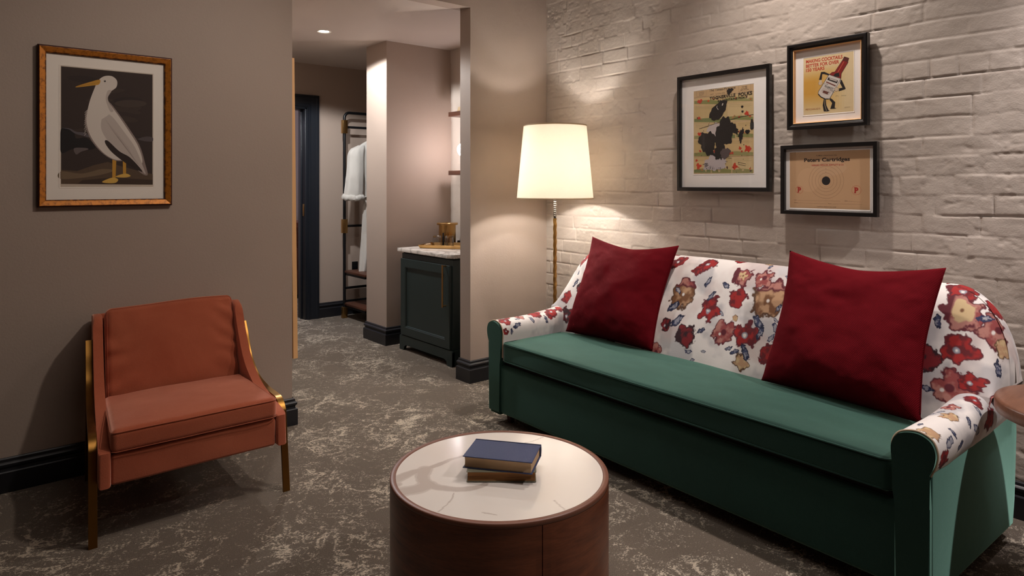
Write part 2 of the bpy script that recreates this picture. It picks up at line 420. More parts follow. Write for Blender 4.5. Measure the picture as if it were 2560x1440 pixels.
# ------------------------------------------------------------------ the room
def struct(name, bm, m, **kw): return obj(name, bm, m, kind='structure', smooth=kw.pop('smooth', False), **kw)
XB = lambda y: 3.34+.031*(y-.8)          # face of the brick wall
bm = nb(); box(bm, -2.2, 5.2, -1.9, 9.2, -.05, 0); struct('floor', bm, M_carpet)
YW = 3.70
bm = nb(); box(bm, -2.0, 1.485, YW, YW+.12, 0, 3.15); struct('wall_left', bm, M_wall)
bm = nb(); box(bm, 2.725, 3.43, YW, YW+.118, 0, 2.55); box(bm, 1.485, 3.43, YW, YW+.118, 2.55, 3.15)
struct('wall_rear', bm, M_wall)
bm = nb(); box(bm, -2.0, 3.55, -1.8, YW, 3.15, 3.2); struct('ceiling', bm, M_ceil)
bm = nb(); box(bm, 1.36, 4.3, YW+.118, 6.6, 2.55, 2.6); struct('ceiling_vestibule', bm, M_ceil)
bm = nb(); box(bm, -2.1, -2.0, -1.8, YW+.1, 0, 3.2); struct('wall_side', bm, M_dwall)
bm = nb(); box(bm, -2.1, 3.7, -1.9, -1.8, 0, 3.2); struct('wall_front', bm, M_dwall)
bm = nb(); box(bm, 1.36, 1.485, YW+.12, 6.47, 0, 2.55); struct('wall_vestibule', bm, M_wall)
bm = nb(); box(bm, 2.82, 3.60, 5.01, 5.36, 0, 2.55); struct('wall_column', bm, M_wall)
bm = nb(); box(bm, 4.1, 4.2, 5.36, 6.47, 0, 2.55); box(bm, 3.60, 4.2, 5.26, 5.36, 0, 2.55); struct('wall_closet', bm, M_wall)
bm = nb(); box(bm, 2.74, 4.2, 6.47, 6.60, 0, 2.6); box(bm, 1.4, 1.86, 6.47, 6.60, 0, 2.6); box(bm, 1.86, 2.74, 6.47, 6.60, 2.11, 2.6)
struct('wall_corridor', bm, M_wall)
# bedroom beyond the doorway
M_bwall = M_brick
bm = nb(); box(bm, 1.2, 5.2, 9.0, 9.1, 0, 2.8); struct('wall_bedroom', bm, M_wall)
bm = nb(); box(bm, 1.1, 1.2, 6.6, 9.1, 0, 2.8); struct('wall_bedroom_side', bm, M_wall)
bm = nb(); box(bm, 4.9, 5.0, 6.6, 9.1, 0, 2.8); box(bm, 4.2, 5.0, 6.5, 6.6, 0, 2.8); struct('wall_bedroom_right', bm, M_wall)
bm = nb(); box(bm, 1.1, 5.2, 6.6, 9.1, 2.6, 2.7); struct('ceiling_bedroom', bm, M_ceil)

# brick wall, built course by course as a displaced sheet
def brick_height(U, Z, seed=0):
    ch = .0865; zz = Z+.012*(fbm(U*1.5, Z*1.5, 3, 5+seed)-.5)*2+.005*(vn(U*9, Z*9, 3)-.5)
    row = np.floor(zz/ch); fz = zz/ch-row
    hdr = (row % 6) == 3
    bl = np.where(hdr, .112, .222)
    off = (vn(row*7.3+.5, row*0+.5, 11))*.22+np.where(row % 2 == 0, 0, .111)
    uu = (U+.007*(vn(U*11, Z*11, 4)-.5)+off)/bl; cI = np.floor(uu); fu = uu-cI
    r1 = _T[(cI*31+row*17).astype(int) & 255, (row*13+cI*5).astype(int) & 255]
    r2 = _T[(cI*11+row*29).astype(int) & 255, (row*7+cI*19).astype(int) & 255]
    r3 = _T[(cI*23+row*3).astype(int) & 255, (row*41+cI*7).astype(int) & 255]
    dz = np.minimum(fz, 1-fz)*ch; du = np.minimum(fu, 1-fu)*bl
    filled = np.clip((fbm(U*6, Z*6, 3, 21)-.42)*4, 0, 1)
    filled2 = np.clip((fbm(U*9, Z*9, 3, 33)-.42)*4, 0, 1)
    gz = np.exp(-(dz/.0048)**2)*(.10+.95*filled); gu = np.exp(-(du/.0045)**2)*(.15+.8*filled2)
    h = (r1-.5)*.0024+(r2-.5)*.0024*(fu-.5)*2+(r3-.5)*.0024*(fz-.5)*2
    h = h*(1-np.maximum(gz, gu))-.0033*np.maximum(gz, gu)
    h += .016*(fbm(U*1.6, Z*1.6, 3, 40)-.5)+.0050*(fbm(U*13, Z*16, 5, 50)-.5)
    crack = np.clip((vn(U*5, Z*5, 60)-.62)*5, 0, 1)*np.exp(-(np.minimum(dz, du)/.0030)**2)
    blister = np.clip((fbm(U*22, Z*34, 4, 70)-.60)*6, 0, 1)*np.clip((vn(U*3, Z*3, 81)-.45)*4, 0, 1)
    return h-.006*crack-.0028*blister
def brickwall(name, y0, y1, z0, z1, du, x_of=XB, taper=None):
    us = np.arange(y0, y1+du/2, du); zs = np.arange(z0, z1+du/2, du)
    U, Z = np.meshgrid(us, zs, indexing='ij')
    h = brick_height(U, Z)
    X = x_of(U)-h
    return gridmesh(name, np.stack([X, U, Z], -1), M_brick, kind='structure', flip=False)
brickwall('wall_right', .1, 3.74, 0, 3.16, .0055)
bm = nb(); box(bm, 3.36, 3.5, -1.85, .1, 0, 3.2); struct('wall_right_near', bm, M_brick)
brickwall('wall_nook', 3.80, 5.02, 0, 2.56, .02)
bm = nb(); box(bm, 3.50, 3.66, .05, 5.3, 0, 3.2); struct('wall_right_core', bm, M_brick)
us = np.arange(1.6, 4.9, .02); zs = np.arange(0, 2.6, .02); U, Z = np.meshgrid(us, zs, indexing='ij')
gridmesh('wall_bedroom_brick', np.stack([U, 8.97-.0-brick_height(U, Z), Z], -1), M_brick, kind='structure')

# baseboards: one moulded profile run along each wall, mitred
BP = [(0, 0), (.022, 0), (.022, .088), (.019, .093), (.012, .096), (.011, .104), (.014, .110), (.019, .114), (.020, .124), (.015, .130), (.011, .133), (.010, .144), (.006, .149), (0, .149)]
def baseboard(name, path, m=M_base):
    P = [Vector((*p, 0)) for p in path]; bm = nb(); rings = []
    n = len(P)
    for i in range(n):
        def nrm(a, b):
            d = (b-a).normalized(); return Vector((-d.y, d.x, 0))
        if i == 0: o = nrm(P[0], P[1])
        elif i == n-1: o = nrm(P[-2], P[-1])
        else:
            a, b = nrm(P[i-1], P[i]), nrm(P[i], P[i+1]); o = (a+b); o = o/(o.dot(a))
        rings.append([bm.verts.new(P[i]+o*d+Vector((0, 0, z))) for d, z in BP])
    for A, B in zip(rings, rings[1:]):
        for i in range(len(BP)-1): bm.faces.new((A[i], A[i+1], B[i+1], B[i]))
    bm.faces.new(rings[0]); bm.faces.new(rings[-1])
    return obj(name, bm, m, kind='structure', ang=25)
baseboard('baseboard_left', [(1.487, YW+.12), (1.487, YW), (-2.0, YW)])
baseboard('baseboard_rear', [(3.42, YW), (2.725, YW), (2.725, YW+.118), (3.44, YW+.118)])
baseboard('baseboard_right', [(XB(-.5)-.012, -.5), (XB(3.69)-.012, 3.69)])
baseboard('baseboard_column', [(3.45, 5.01), (2.82, 5.01), (2.82, 5.36), (3.6, 5.36)])
baseboard('baseboard_corridor', [(4.1, 6.47), (2.865, 6.47)])
baseboard('baseboard_vestibule', [(1.485, 6.47), (1.485, YW+.12)])

# doorway: casing, jamb and brass strike
bm = nb()
cas = [(0, 0), (.124, 0), (.124, .03), (.10, .034), (.095, .028), (.04, .024), (.03, .028), (.012, .03), (.006, .018), (0, .018)]
def casing(bm, x_in, x_out, ztop_in):
    s = 1 if x_out > x_in else -1
    pr_ = [(a, b) for a, b in cas]
    rings = []
    for (lvl) in (0, 1):
        rings.append([bm.verts.new((x_in+s*a, 6.47-b, (0 if lvl == 0 else ztop_in+a))) for a, b in pr_])
    return rings
R1 = casing(bm, 2.74, 2.864, 2.11); R2 = casing(bm, 1.86, 1.736, 2.11)
ch_ = [R1[0], R1[1], R2[1], R2[0]]
for A, B in zip(ch_, ch_[1:]):
    for i in range(len(cas)): bm.faces.new((A[i], A[(i+1) % len(cas)], B[(i+1) % len(cas)], B[i]))
bm.faces.new(R1[0]); bm.faces.new(R2[0])
box(bm, 2.722, 2.745, 6.455, 6.63, 0, 2.11, .003); box(bm, 1.855, 1.878, 6.455, 6.63, 0, 2.11, .003); box(bm, 1.86, 2.742, 6.455, 6.63, 2.092, 2.114, .003)
box(bm, 2.708, 2.724, 6.53, 6.545, 0, 2.10, .002); box(bm, 1.876, 1.892, 6.53, 6.545, 0, 2.1, .002)
door = obj('door_1', bm, M_doorpaint, kind='structure', ang=25)
bm = nb(); box(bm, 2.7165, 2.7225, 6.475, 6.505, 1.03, 1.15, .001); box(bm, 2.7145, 2.7175, 6.484, 6.496, 1.06, 1.12); obj('strike_plate', bm, M_brass, door, label='brass strike plate')

# ------------------------------------------------------------------ mirror on the vestibule side wall
mr = thing('wall_mirror', 'tall gold-framed mirror seen edge-on just behind the left wall, in the corridor opening', 'mirror', (1.50, 4.15, .33))
bm = nb()
def tilt(p): return p
for (a, b, c, d) in ((3.84, 3.865, .33, 2.085), (4.44, 4.465, .33, 2.085)):
    sweep(bm, [(1.562, (a+b)/2, c), (1.541, (a+b)/2, d)], rect(.0125, .013), side=(0, 1, 0))
sweep(bm, [(1.562, 3.865, .342), (1.562, 4.44, .342)], rect(.013, .012)); sweep(bm, [(1.541, 3.865, 2.073), (1.541, 4.44, 2.073)], rect(.013, .012))
obj('frame', bm, M_gold, mr, smooth=False)
bm = nb(); vs = [bm.verts.new(p) for p in ((1.564, 3.866, .355), (1.564, 4.44, .355), (1.543, 4.44, 2.06), (1.543, 3.866, 2.06))]; f = bm.faces.new(vs)
bmesh.ops.solidify(bm, geom=[f], thickness=.004); obj('mirror_glass', bm, M_mirror, mr, smooth=False)
bm = nb(); box(bm, 1.487, 1.53, 3.90, 4.40, .45, 1.98); obj('wall_backing', bm, simple('black_backing', (20, 18, 16), .8), mr, smooth=False)

# ------------------------------------------------------------------ ceiling downlight
dl = thing('recessed_downlight', 'round bright recessed downlight in the ceiling of the corridor nook', 'downlight', (2.269, 5.015, 2.55))
bm = nb(); lathe(bm, [(.037, -.001), (.052, -.006), (.056, -.003), (.056, 0), (.037, 0)], (2.269, 5.015, 2.55), 40, closed=True); obj('trim_ring', bm, simple('white_trim', (225, 218, 208), .5), dl)
bm = nb(); lathe(bm, [(.0, -.004), (.02, -.0042), (.037, -.002), (.037, -.0005), (0, -.0005)], (2.269, 5.015, 2.55), 40, closed=True); obj('lens', bm, M_disc, dl)

# ------------------------------------------------------------------ floor lamp
LX, LY = 3.06, 3.22
lamp = thing('floor_lamp', 'lit brass floor lamp with tapered cream linen shade in the corner', 'floor lamp', (LX, LY, 0))
bm = nb(); lathe(bm, [(0, 0), (.13, 0), (.135, .006), (.13, .018), (.04, .03), (.02, .045), (.0, .045)], (LX, LY, 0), 48); obj('base', bm, M_brass, lamp)
bm = nb(); N_ = 260
rings = []
for i in range(N_+1):
    z = .04+i/N_*1.085; ring = []
    for j in range(24):
        a = 2*math.pi*j/24; r = .0115+.0013*math.cos(3*(a-z*38)); ring.append(bm.verts.new((LX+r*math.cos(a), LY+r*math.sin(a), z)))
    rings.append(ring)
for A, B in zip(rings, rings[1:]):
    for j in range(24): bm.faces.new((A[j], A[(j+1) % 24], B[(j+1) % 24], B[j]))
bm.faces.new(rings[0]); bm.faces.new(rings[-1]); obj('pole', bm, M_twist, lamp, label='twisted brass pole', ang=60)
bm = nb(); lathe(bm, [(.0095, 1.12), (.0095, 1.33), (.014, 1.34), (.014, 1.35), (0, 1.35)], (LX, LY, 0), 24)
for i in range(9): lathe(bm, [(.0095, 1.135+i*.013), (.0108, 1.139+i*.013), (.0108, 1.143+i*.013), (.0095, 1.147+i*.013)], (LX, LY, 0), 24)
obj('socket_stem', bm, M_chrome, lamp, label='dark nickel stem under the shade')
bm = nb(); zb, zt, rb, rt = 1.252, 1.735, .2515, .206
prof = [(rb, zb), (rt, zt), (rt-.0012, zt), (rb-.0012, zb)]
lathe(bm, prof, (LX, LY, 0), 96, closed=True); sh = obj('lamp_shade', bm, M_shade, lamp, ang=30)
for z, r in ((zb, rb), (zt-.008, rt+.0008)):
    bm = nb(); lathe(bm, [(r+.0012, z), (r+.0006, z+.008), (r-.002, z+.008), (r-.002, z)], (LX, LY, 0), 96, closed=True); obj('trim_tape', bm, M_trimtape, sh)
bm = nb()
for a in range(3):
    an = a*2.094+.3; sweep(bm, [(LX+.012*math.cos(an), LY+.012*math.sin(an), 1.700), (LX+(rt-.002)*math.cos(an), LY+(rt-.002)*math.sin(an), 1.725)], circ(.0015, 6))
lathe(bm, [(.012, 1.698), (.014, 1.70), (.012, 1.704), (.004, 1.704), (.004, 1.698)], (LX, LY, 0), 20, closed=True); sweep(bm, [(LX+.012, LY, 1.35), (LX+.036, LY, 1.40), (LX+.036, LY, 1.60), (LX+.010, LY, 1.70)], circ(.0015, 6)); obj('spider', bm, M_chrome, sh)
for dx, zc in ((-.030, 1.392), (.030, 1.525)):
    bm = nb(); lathe(bm, [(0, zc-.026), (.012, zc-.024), (.019, zc-.006), (.019, zc+.006), (.012, zc+.022), (0, zc+.026)], (LX+dx, LY, 0), 20)
    obj('bulb', bm, M_bulb, lamp)
    bm = nb(); lathe(bm, [(.0, zc-.060), (.011, zc-.060), (.011, zc-.0262), (0, zc-.0262)], (LX+dx, LY, 0), 16)
    sweep(bm, [(LX+dx, LY, zc-.058), (LX+dx*.3, LY, 1.345)] if zc > 1.45 else [(LX+dx, LY, 1.335), (LX, LY, 1.33)], circ(.004, 8)); obj('bulb_socket', bm, M_chrome, lamp)

# ------------------------------------------------------------------ floral cloth painter
rngf = random.Random(5)
FL = [('red', 1.187, 0.726, 0.055), ('red', 1.056, 0.798, 0.048), ('red', 0.961, 0.651, 0.062), ('tan', 1.365, 0.79, 0.079), ('pink', 1.084, 0.64, 0.054), ('dred', 1.289, 0.589, 0.06), ('red', 1.287, 0.947, 0.045), ('cream', 1.066, 0.9, 0.047), ('tan', 0.896, 0.818, 0.078), ('pink', 0.955, 0.903, 0.044), ('red', 1.473, 0.941, 0.043), ('red', 1.329, 0.903, 0.029), ('tan', 0.959, 0.53, 0.037), ('red', 0.826, 0.58, 0.05), ('red', 0.131, 0.956, 0.056), ('red', 0.008, 0.927, 0.047), ('cream', 0.121, 0.87, 0.064), ('pink', -0.003, 0.811, 0.061), ('red', 0.112, 0.737, 0.054), ('dred', 0.212, 0.691, 0.049), ('pinkd', 0.127, 0.604, 0.056), ('tan', -0.03, 0.742, 0.037), ('dred', 2.078, 0.729, 0.048), ('pink', 2.011, 0.681, 0.047), ('red', 0.813, 0.978, 0.041), ('pink', 0.732, 0.745, 0.053), ('red', 0.071, 0.636, 0.029), ('blue', 1.242, 0.853, 0.02), ('blue', 1.138, 0.85, 0.02), ('blue', 1.199, 0.794, 0.02), ('blue', 0.918, 0.71, 0.026), ('blue', 1.399, 0.717, 0.029), ('blue', 0.949, 0.575, 0.026), ('blue', 1.002, 0.565, 0.017), ('blue', 0.193, 0.824, 0.02), ('blueo', 0.043, 0.848, 0.021), ('blue', 0.004, 0.682, 0.02), ('blue', 0.19, 0.587, 0.017), ('blue', 0.892, 0.67, 0.022), ('tan', 1.038, 0.71, 0.013), ('blue', 0.836, 0.782, 0.015), ('blueo', 1.404, 0.795, 0.017), ('blueo', 0.838, 0.653, 0.016),
      ('red', 1.62, .80, .05), ('tan', 1.75, .62, .06), ('red', 1.9, .88, .05), ('dred', 1.85, .7, .05), ('red', .55, .88, .05), ('tan', .42, .72, .07), ('red', .32, .60, .05), ('red', .33, .95, .05), ('pink', .6, .6, .05), ('blue', 1.6, .66, .02), ('blue', 2.15, .75, .02), ('dred', 1.42, .62, .03), ('blue', 1.36, .65, .03),
      # outlined strips along the top roll
      ('red', 1.14, 1.01, .03), ('tan', .98, 1.02, .03), ('red', .70, 1.02, .035), ('red', 1.56, 1.03, .045), ('red', .2, 1.03, .03),
      # right arm (x along the arm + 5, arc)
      ('red', 5.07, .045, .034), ('tan', 5.045, .14, .032), ('blueo', 5.11, .09, .022), ('blue', 5.16, .11, .014), ('blue', 5.20, .06, .022), ('tan', 5.24, .155, .030), ('blue', 5.30, .11, .016), ('blueo', 5.34, .075, .022), ('red', 5.47, .07, .04), ('red', 5.44, .15, .03), ('blue', 5.40, .12, .016), ('pink', 5.33, .19, .028), ('dred', 5.55, .14, .04), ('blue', 5.09, .19, .014), ('tan', 5.03, .27, .03),
      # left arm (x + 8, arc from the outside)
      ('red', 8.055, .205, .036), ('red', 8.10, .165, .02), ('pink', 8.18, .175, .032), ('red', 8.29, .185, .040), ('red', 8.40, .21, .040), ('red', 8.48, .20, .030), ('blue', 8.24, .225, .018), ('blue', 8.12, .245, .022), ('blue', 8.34, .245, .018), ('blueo', 8.15, .2, .014), ('red', 8.03, .27, .02), ('pink', 8.52, .26, .04)]
def filler(u0, u1, v0, v1, n):
    out = []
    for _ in range(n*12):
        u = rngf.uniform(u0, u1); v_ = rngf.uniform(v0, v1); r = rngf.uniform(.009, .018)
        if all((u-f[1])**2+(v_-f[2])**2 > (f[3]+r*1.1)**2 for f in FL+out): out.append((rngf.choice(['blue', 'blueo', 'blueo', 'blue', 'redd']), u, v_, r))
        if len(out) >= n: break
    return out
def bigfill(u0, u1, v0, v1, n):
    out = []
    for _ in range(n*30):
        u = rngf.uniform(u0, u1); v_ = rngf.uniform(v0, v1); r = rngf.uniform(.026, .05)
        if all((u-f[1])**2+(v_-f[2])**2 > (f[3]*1.1+r*1.15)**2 for f in FL+out): out.append((rngf.choice(['red', 'pink', 'tan', 'dred', 'red', 'pinkd']), u, v_, r))
        if len(out) >= n: break
    return out
FL += bigfill(-.05, 2.32, .46, 1.05, 16)
FL += filler(-.05, 2.3, .45, 1.1, 46)+filler(5, 5.6, .02, .28, 6)+filler(8, 8.6, .1, .28, 6)
CF = {n: np.array(lin(c)) for n, c in dict(base=(236, 228, 222), wash=(178, 174, 176), pinkwash=(206, 182, 176), red=(158, 26, 24), red2=(100, 14, 22), dark=(46, 10, 20), dred=(124, 18, 26), pink=(180, 122, 110), pink2=(146, 66, 64), tan=(188, 148, 112), tan2=(120, 78, 46), cream=(204, 176, 132), blue=(60, 66, 98), blue2=(26, 32, 62), grey=(150, 150, 160), white=(232, 224, 216), mar=(92, 20, 34)).items()}
def paint_floral(U, V):
    shp = U.shape; U = U.ravel(); V = V.ravel()
    C = np.tile(CF['base'], (len(U), 1))
    def over(idx, m, c):
        m = np.clip(m, 0, 1)[:, None]; C[idx] = C[idx]*(1-m)+c*m
    al = np.arange(len(U))
    over(al, np.clip((fbm(U*8, V*8, 4, 3)-.50)*6, 0, 1)*.75, CF['wash']); over(al, np.clip((fbm(U*6, V*6, 4, 9)-.55)*6, 0, 1)*.55, CF['pinkwash'])
    for k_, (kd, u, v_, r) in enumerate(FL):
        idx = np.nonzero((abs(U-u) < r*1.7) & (abs(V-v_) < r*1.7))[0]
        if not len(idx): continue
        x = U[idx]-u; y = V[idx]-v_
        if kd in ('blue', 'blueo', 'redd'):
            a = k_*1.7; x, y = (x*math.cos(a)+y*math.sin(a))*.75, (-x*math.sin(a)+y*math.cos(a))*1.7
        d = np.hypot(x, y)/r; th = np.arctan2(y, x)
        wob = .30*(vn(U[idx]/r*1.6, V[idx]/r*1.6, k_)-.5)*2+.15*(vn(U[idx]/r*4.5, V[idx]/r*4.5, k_+3)-.5)*2+.06*(vn(U[idx]/r*11, V[idx]/r*11, k_+3)-.5)*2+.10*np.cos(5*th+k_)
        e = d+wob; e = np.where(d > 1.5, 2, e)
        ins = (1.03-e)*14; inn = (.90-e)*9
        nz = np.clip((fbm(U[idx]/r*2.2, V[idx]/r*2.2, 3, k_+8)-.42)*5, 0, 1)[:, None]
        w_ = lambda a, b: CF[a]*(1-nz)+CF[b]*nz
        if kd in ('red', 'dred'):
            over(idx, ins, CF['dark'] if kd == 'dred' else CF['mar']); over(idx, inn, w_('red', 'red2') if kd == 'red' else w_('dred', 'dark'))
            dc = np.hypot(x-r*.1, y+r*.1)/r+.12*(vn(U[idx]/r*6, V[idx]/r*6, k_)-.5)
            if k_ % 2 == 0: over(idx, (.26-dc)*12, CF['grey']); over(idx, (.14-dc)*14, CF['white'])
        elif kd in ('pink', 'pinkd'):
            over(idx, ins, CF['mar']); over(idx, inn, w_('pink', 'pink2') if kd == 'pink' else w_('pink2', 'pink'))
            dc = np.hypot(x+r*.1, y)/r; over(idx, (.30-dc)*12, CF['mar']); over(idx, (.15-np.hypot(x-r*.25, y+r*.2)/r)*14, CF['white'])
        elif kd == 'tan':
            over(idx, ins, CF['tan2']*.5); over(idx, inn, w_('tan', 'tan2') if r > .05 else w_('tan', 'cream'))
            if r > .05:
                up = (y/r-.28+wob*.5)*8; over(idx, np.minimum(up, ins), CF['mar']); over(idx, np.minimum(up-1.2, inn), w_('pink', 'pink2'))
                over(idx, (.13-np.hypot(x, y+r*.15)/r)*14, CF['white'])
        elif kd == 'cream':
            over(idx, ins, CF['mar']); over(idx, inn, w_('pink', 'pink2'))
            over(idx, (.66-e-.1)*9, CF['cream']); over(idx, np.minimum((x/r-.45)*7, ins), CF['mar'])
            over(idx, (.14-d)*14, CF['tan2'])
        elif kd == 'blue': over(idx, ins, CF['blue2']); over(idx, (.7-e)*8, w_('blue', 'grey'))
        elif kd == 'redd': over(idx, ins, w_('red2', 'mar'))
        else: over(idx, ins, CF['blue2']*1.6); over(idx, (.72-e)*8, w_('grey', 'wash'))
    return C.reshape(*shp, 3)

# ------------------------------------------------------------------ sofa
L = 2.28
sofa = thing('sofa', 'long sofa with green velvet seat and base and floral upholstered back against the brick wall', 'sofa', (2.315, .765, 0), rad(-1.5))
def T(x, y, z): return Matrix.Translation((x, y, z))
# base, front rail
bm = nb()
def basefn(p, h):
    return p
rbox(bm, .80, L-.05, .275, .022, T(.4075, L/2, .1975), (6, 20, 3)); obj('base', bm, M_green, sofa, local=True)
bm = nb(); box(bm, .03, .70, .11, L-.11, .335, .352); obj('seat_deck', bm, simple('black_deck_lining', (12, 14, 13), .9), sofa, local=True, smooth=False)
# arm side panels
def arm(sg, y_out):
    # outline in (inward distance, height) from the outer face; arms flare slightly
    def yy(d): return y_out+sg*d
    top = .572
    outl = spline([(.004, top-.125), (-.012, top-.085), (-.016, top-.045), (-.002, top-.012), (.03, top+.004), (.065, top+.002), (.098, top-.014), (.116, top-.05), (.114, top-.11), (.112, .36)], 6)
    # green side
    sp = [(.006, .056), (.006, .50), (.45, .515), (.60, .56), (.78, .60), (.817, .58), (.822, .40), (.812, .15), (.79, .056)]
    bm = nb(); prism(bm, sp, 'y', min(yy(0), yy(.108)), max(yy(0), yy(.108)), .014, seg=3); obj('arm_side', bm, M_green, sofa, local=True, ang=35)
    # floral roll
    nx = 340; pts = np.array(outl); seg = np.r_[0, np.cumsum(np.hypot(*np.diff(pts, axis=0).T))]; fine = np.linspace(0, seg[-1], 180)
    px_ = np.interp(fine, seg, pts[:, 0]); pz_ = np.interp(fine, seg, pts[:, 1])
    xs = np.linspace(.014, .76, nx); rise = .055*np.clip((xs-.2)/.5, 0, 1)**1.5
    X = np.repeat(xs[:, None], len(fine), 1); Y = yy(px_)[None, :].repeat(nx, 0); Zr = np.clip((pz_-.40)/.17, 0, 1)
    Z = pz_[None, :]+rise[:, None]*Zr[None, :]
    Y = Y - sg*.004*(fbm(X*7, Z*7, 3, 4)-.5)
    cols = paint_floral(X+(5 if sg > 0 else 8), fine[None, :].repeat(nx, 0))
    gridmesh('arm_roll', np.stack([X, Y, Z], -1), M_floral, sofa, cols, local=True, label='floral arm cover')
    # green front panel with rounded head
    poly = [(a, b) for a, b in outl]; cx_ = .052
    def inset(q, k_): 
        return (cx_+(q[0]-cx_)*k_, (q[1]-.45)*k_+.45 if q[1] > .45 else q[1])
    P0 = [(.002, .07)]+[(.002, .35)]+[inset(q, .97) for q in poly if q[1] > .36]+[(.104, .34), (.104, .07)]
    bm = nb(); P1 = [(yy(a), b) for a, b in P0]
    prism(bm, P1, 'x', -.004, .016, .0045, seg=3); obj('arm_front', bm, M_green, sofa, local=True)
    bm = nb(); sweep(bm, [(.010, yy(a), b) for a, b in [inset(q, 1.0) for q in poly if q[1] > .37]], circ(.0032, 8)); obj('piping', bm, simple('cream_piping', (214, 186, 158), .8), sofa, local=True)
arm(1, 0.0); arm(-1, L)
# floral back
prof = spline([(.43, .36), (.447, .47), (.50, .62), (.565, .76), (.63, .875), (.69, .935), (.755, .955), (.81, .925), (.835, .85), (.835, .70), (.83, .45), (.825, .08)], 10)
pts = np.array(prof); seg = np.r_[0, np.cumsum(np.hypot(*np.diff(pts, axis=0).T))]
fine = np.r_[np.linspace(0, seg[70], 400), np.linspace(seg[70], seg[-1], 50)[1:]]
bx = np.interp(fine, seg, pts[:, 0]); bz = np.interp(fine, seg, pts[:, 1]); itop = int(np.argmax(bz))
vv = bz.copy(); base_arc = fine-fine[itop]; vv[itop:] = bz[itop]+base_arc[itop:]
ik = np.argmax(bz > .90); vv[ik:itop] = np.minimum(bz[ik]+(fine[ik:itop]-fine[ik])*.9, 1.0); vv[itop:] = vv[itop-1]+base_arc[itop:]
Rr = .20; ph = np.linspace(0, np.pi/2, 150)
e = Rr*(1-np.cos(ph)); f_ = np.sin(ph)**.85
ys = np.r_[e-.018, np.linspace(Rr-.018, L-Rr+.018, 1160)[1:-1], (L+.018-e)[::-1]]
ff = np.r_[f_, np.ones(1158), f_[::-1]]
z0 = .60; Xg = np.repeat(bx[None, :], len(ys), 0); Yg = np.repeat(ys[:, None], len(bx), 1)
Zg = np.where(bz[None, :] > z0, z0+(bz[None, :]-z0)*ff[:, None], bz[None, :])
Zg = Zg+.008*(vn(Yg*3, Yg*0+2, 3)-.5)*np.clip((bz[None, :]-.7)*4, 0, 1)
Xg = Xg+.010*(fbm(Yg*5, Zg*5, 3, 6)-.5)+(1-ff[:, None])*.04*np.clip((bz[None, :]-z0)*3, 0, 1)*np.where(bx[None, :] < .72, 1, -1)
pin = np.clip((ff[:, None]), 0, 1); Yend = Yg
low = np.clip((z0-Zg)/.2, 0, 1)   # pull the ends in a little below the rounded shoulder
Yg = np.where(Yg < L/2, Yg+.035*low*(1-ff[:, None]), Yg-.035*low*(1-ff[:, None]))
Ug = np.where(Yg < L/2, Yg-(bx[None, :]-.60)*(1-ff[:, None])*1.0, Yg+(bx[None, :]-.60)*(1-ff[:, None])*1.0)
cols = paint_floral(Ug, np.where(bz[None, :] < .9, Zg, vv[None, :]-(bz[None, :]-Zg)))
bk = gridmesh('backrest', np.stack([Xg, Yg, Zg], -1), M_floral, sofa, cols, local=True, label='floral upholstered backrest')
bm = nb(); rbox(bm, .27, L-.1, .30, .03, T(.670, L/2, .46), (4, 4, 4)); obj('back_panel', bm, M_green, sofa, local=True)
# seat cushion
def seatfn(p, h):
    cx = (p.x/h[0]); cy = (p.y/h[1])
    if p.z > 0:
        p.z += .020*(1-cx**2)*(1-abs(cy)**6)+.003*math.sin(p.y*9+p.x*5)*(1-cx**2)
    w_ = float(fbm(np.array(p.y*4.), np.array(p.x*10.), 3, 2))
    if p.z > h[2]*.4: p.z += .006*(w_-.5)
    p.x += .006*(float(vn(np.array(p.y*3.), np.array(p.z*8), 3))-.5)
    return p
bm = nb(); rbox(bm, .60, L-.236, .112, .022, T(.302, L/2, .410), (26, 90, 5), seatfn); seat = obj('seat_cushion', bm, M_green, sofa, local=True)
for zz in (.461, .364):
    bm = nb(); pts_ = []
    hx, hy, r_ = .300, (L-.236)/2, .03
    for (sx, sy, a0) in ((1, 1, 0), (-1, 1, 90), (-1, -1, 180), (1, -1, 270)):
        for q in range(5):
            a = rad(a0+q*22.5); pts_.append((.302+sx*(hx-r_)+r_*math.cos(a), L/2+sy*(hy-r_)+r_*math.sin(a), zz))
    full = []
    for i in range(len(pts_)):
        a = Vector(pts_[i]); b = Vector(pts_[(i+1) % len(pts_)]); m_ = max(1, int((b-a).length/.03))
        full += [tuple(a.lerp(b, t/m_)) for t in range(m_)]
    sweep(bm, full, circ(.0034, 6), closed=True); obj('welt', bm, M_green, seat, local=True)
for (fx, fy) in ((.08, L-.10), (.08, .10), (.74, .10), (.74, L-.10)):
    bm = nb(); lathe(bm, [(0, 0), (.018, 0), (.027, .062), (0, .062)], (fx, fy, 0), 4, M=None); bmesh.ops.rotate(bm, cent=(fx, fy, 0), matrix=Matrix.Rotation(rad(45), 3, 'Z'), verts=bm.verts); obj('leg', bm, M_redwood, sofa, local=True, smooth=False)

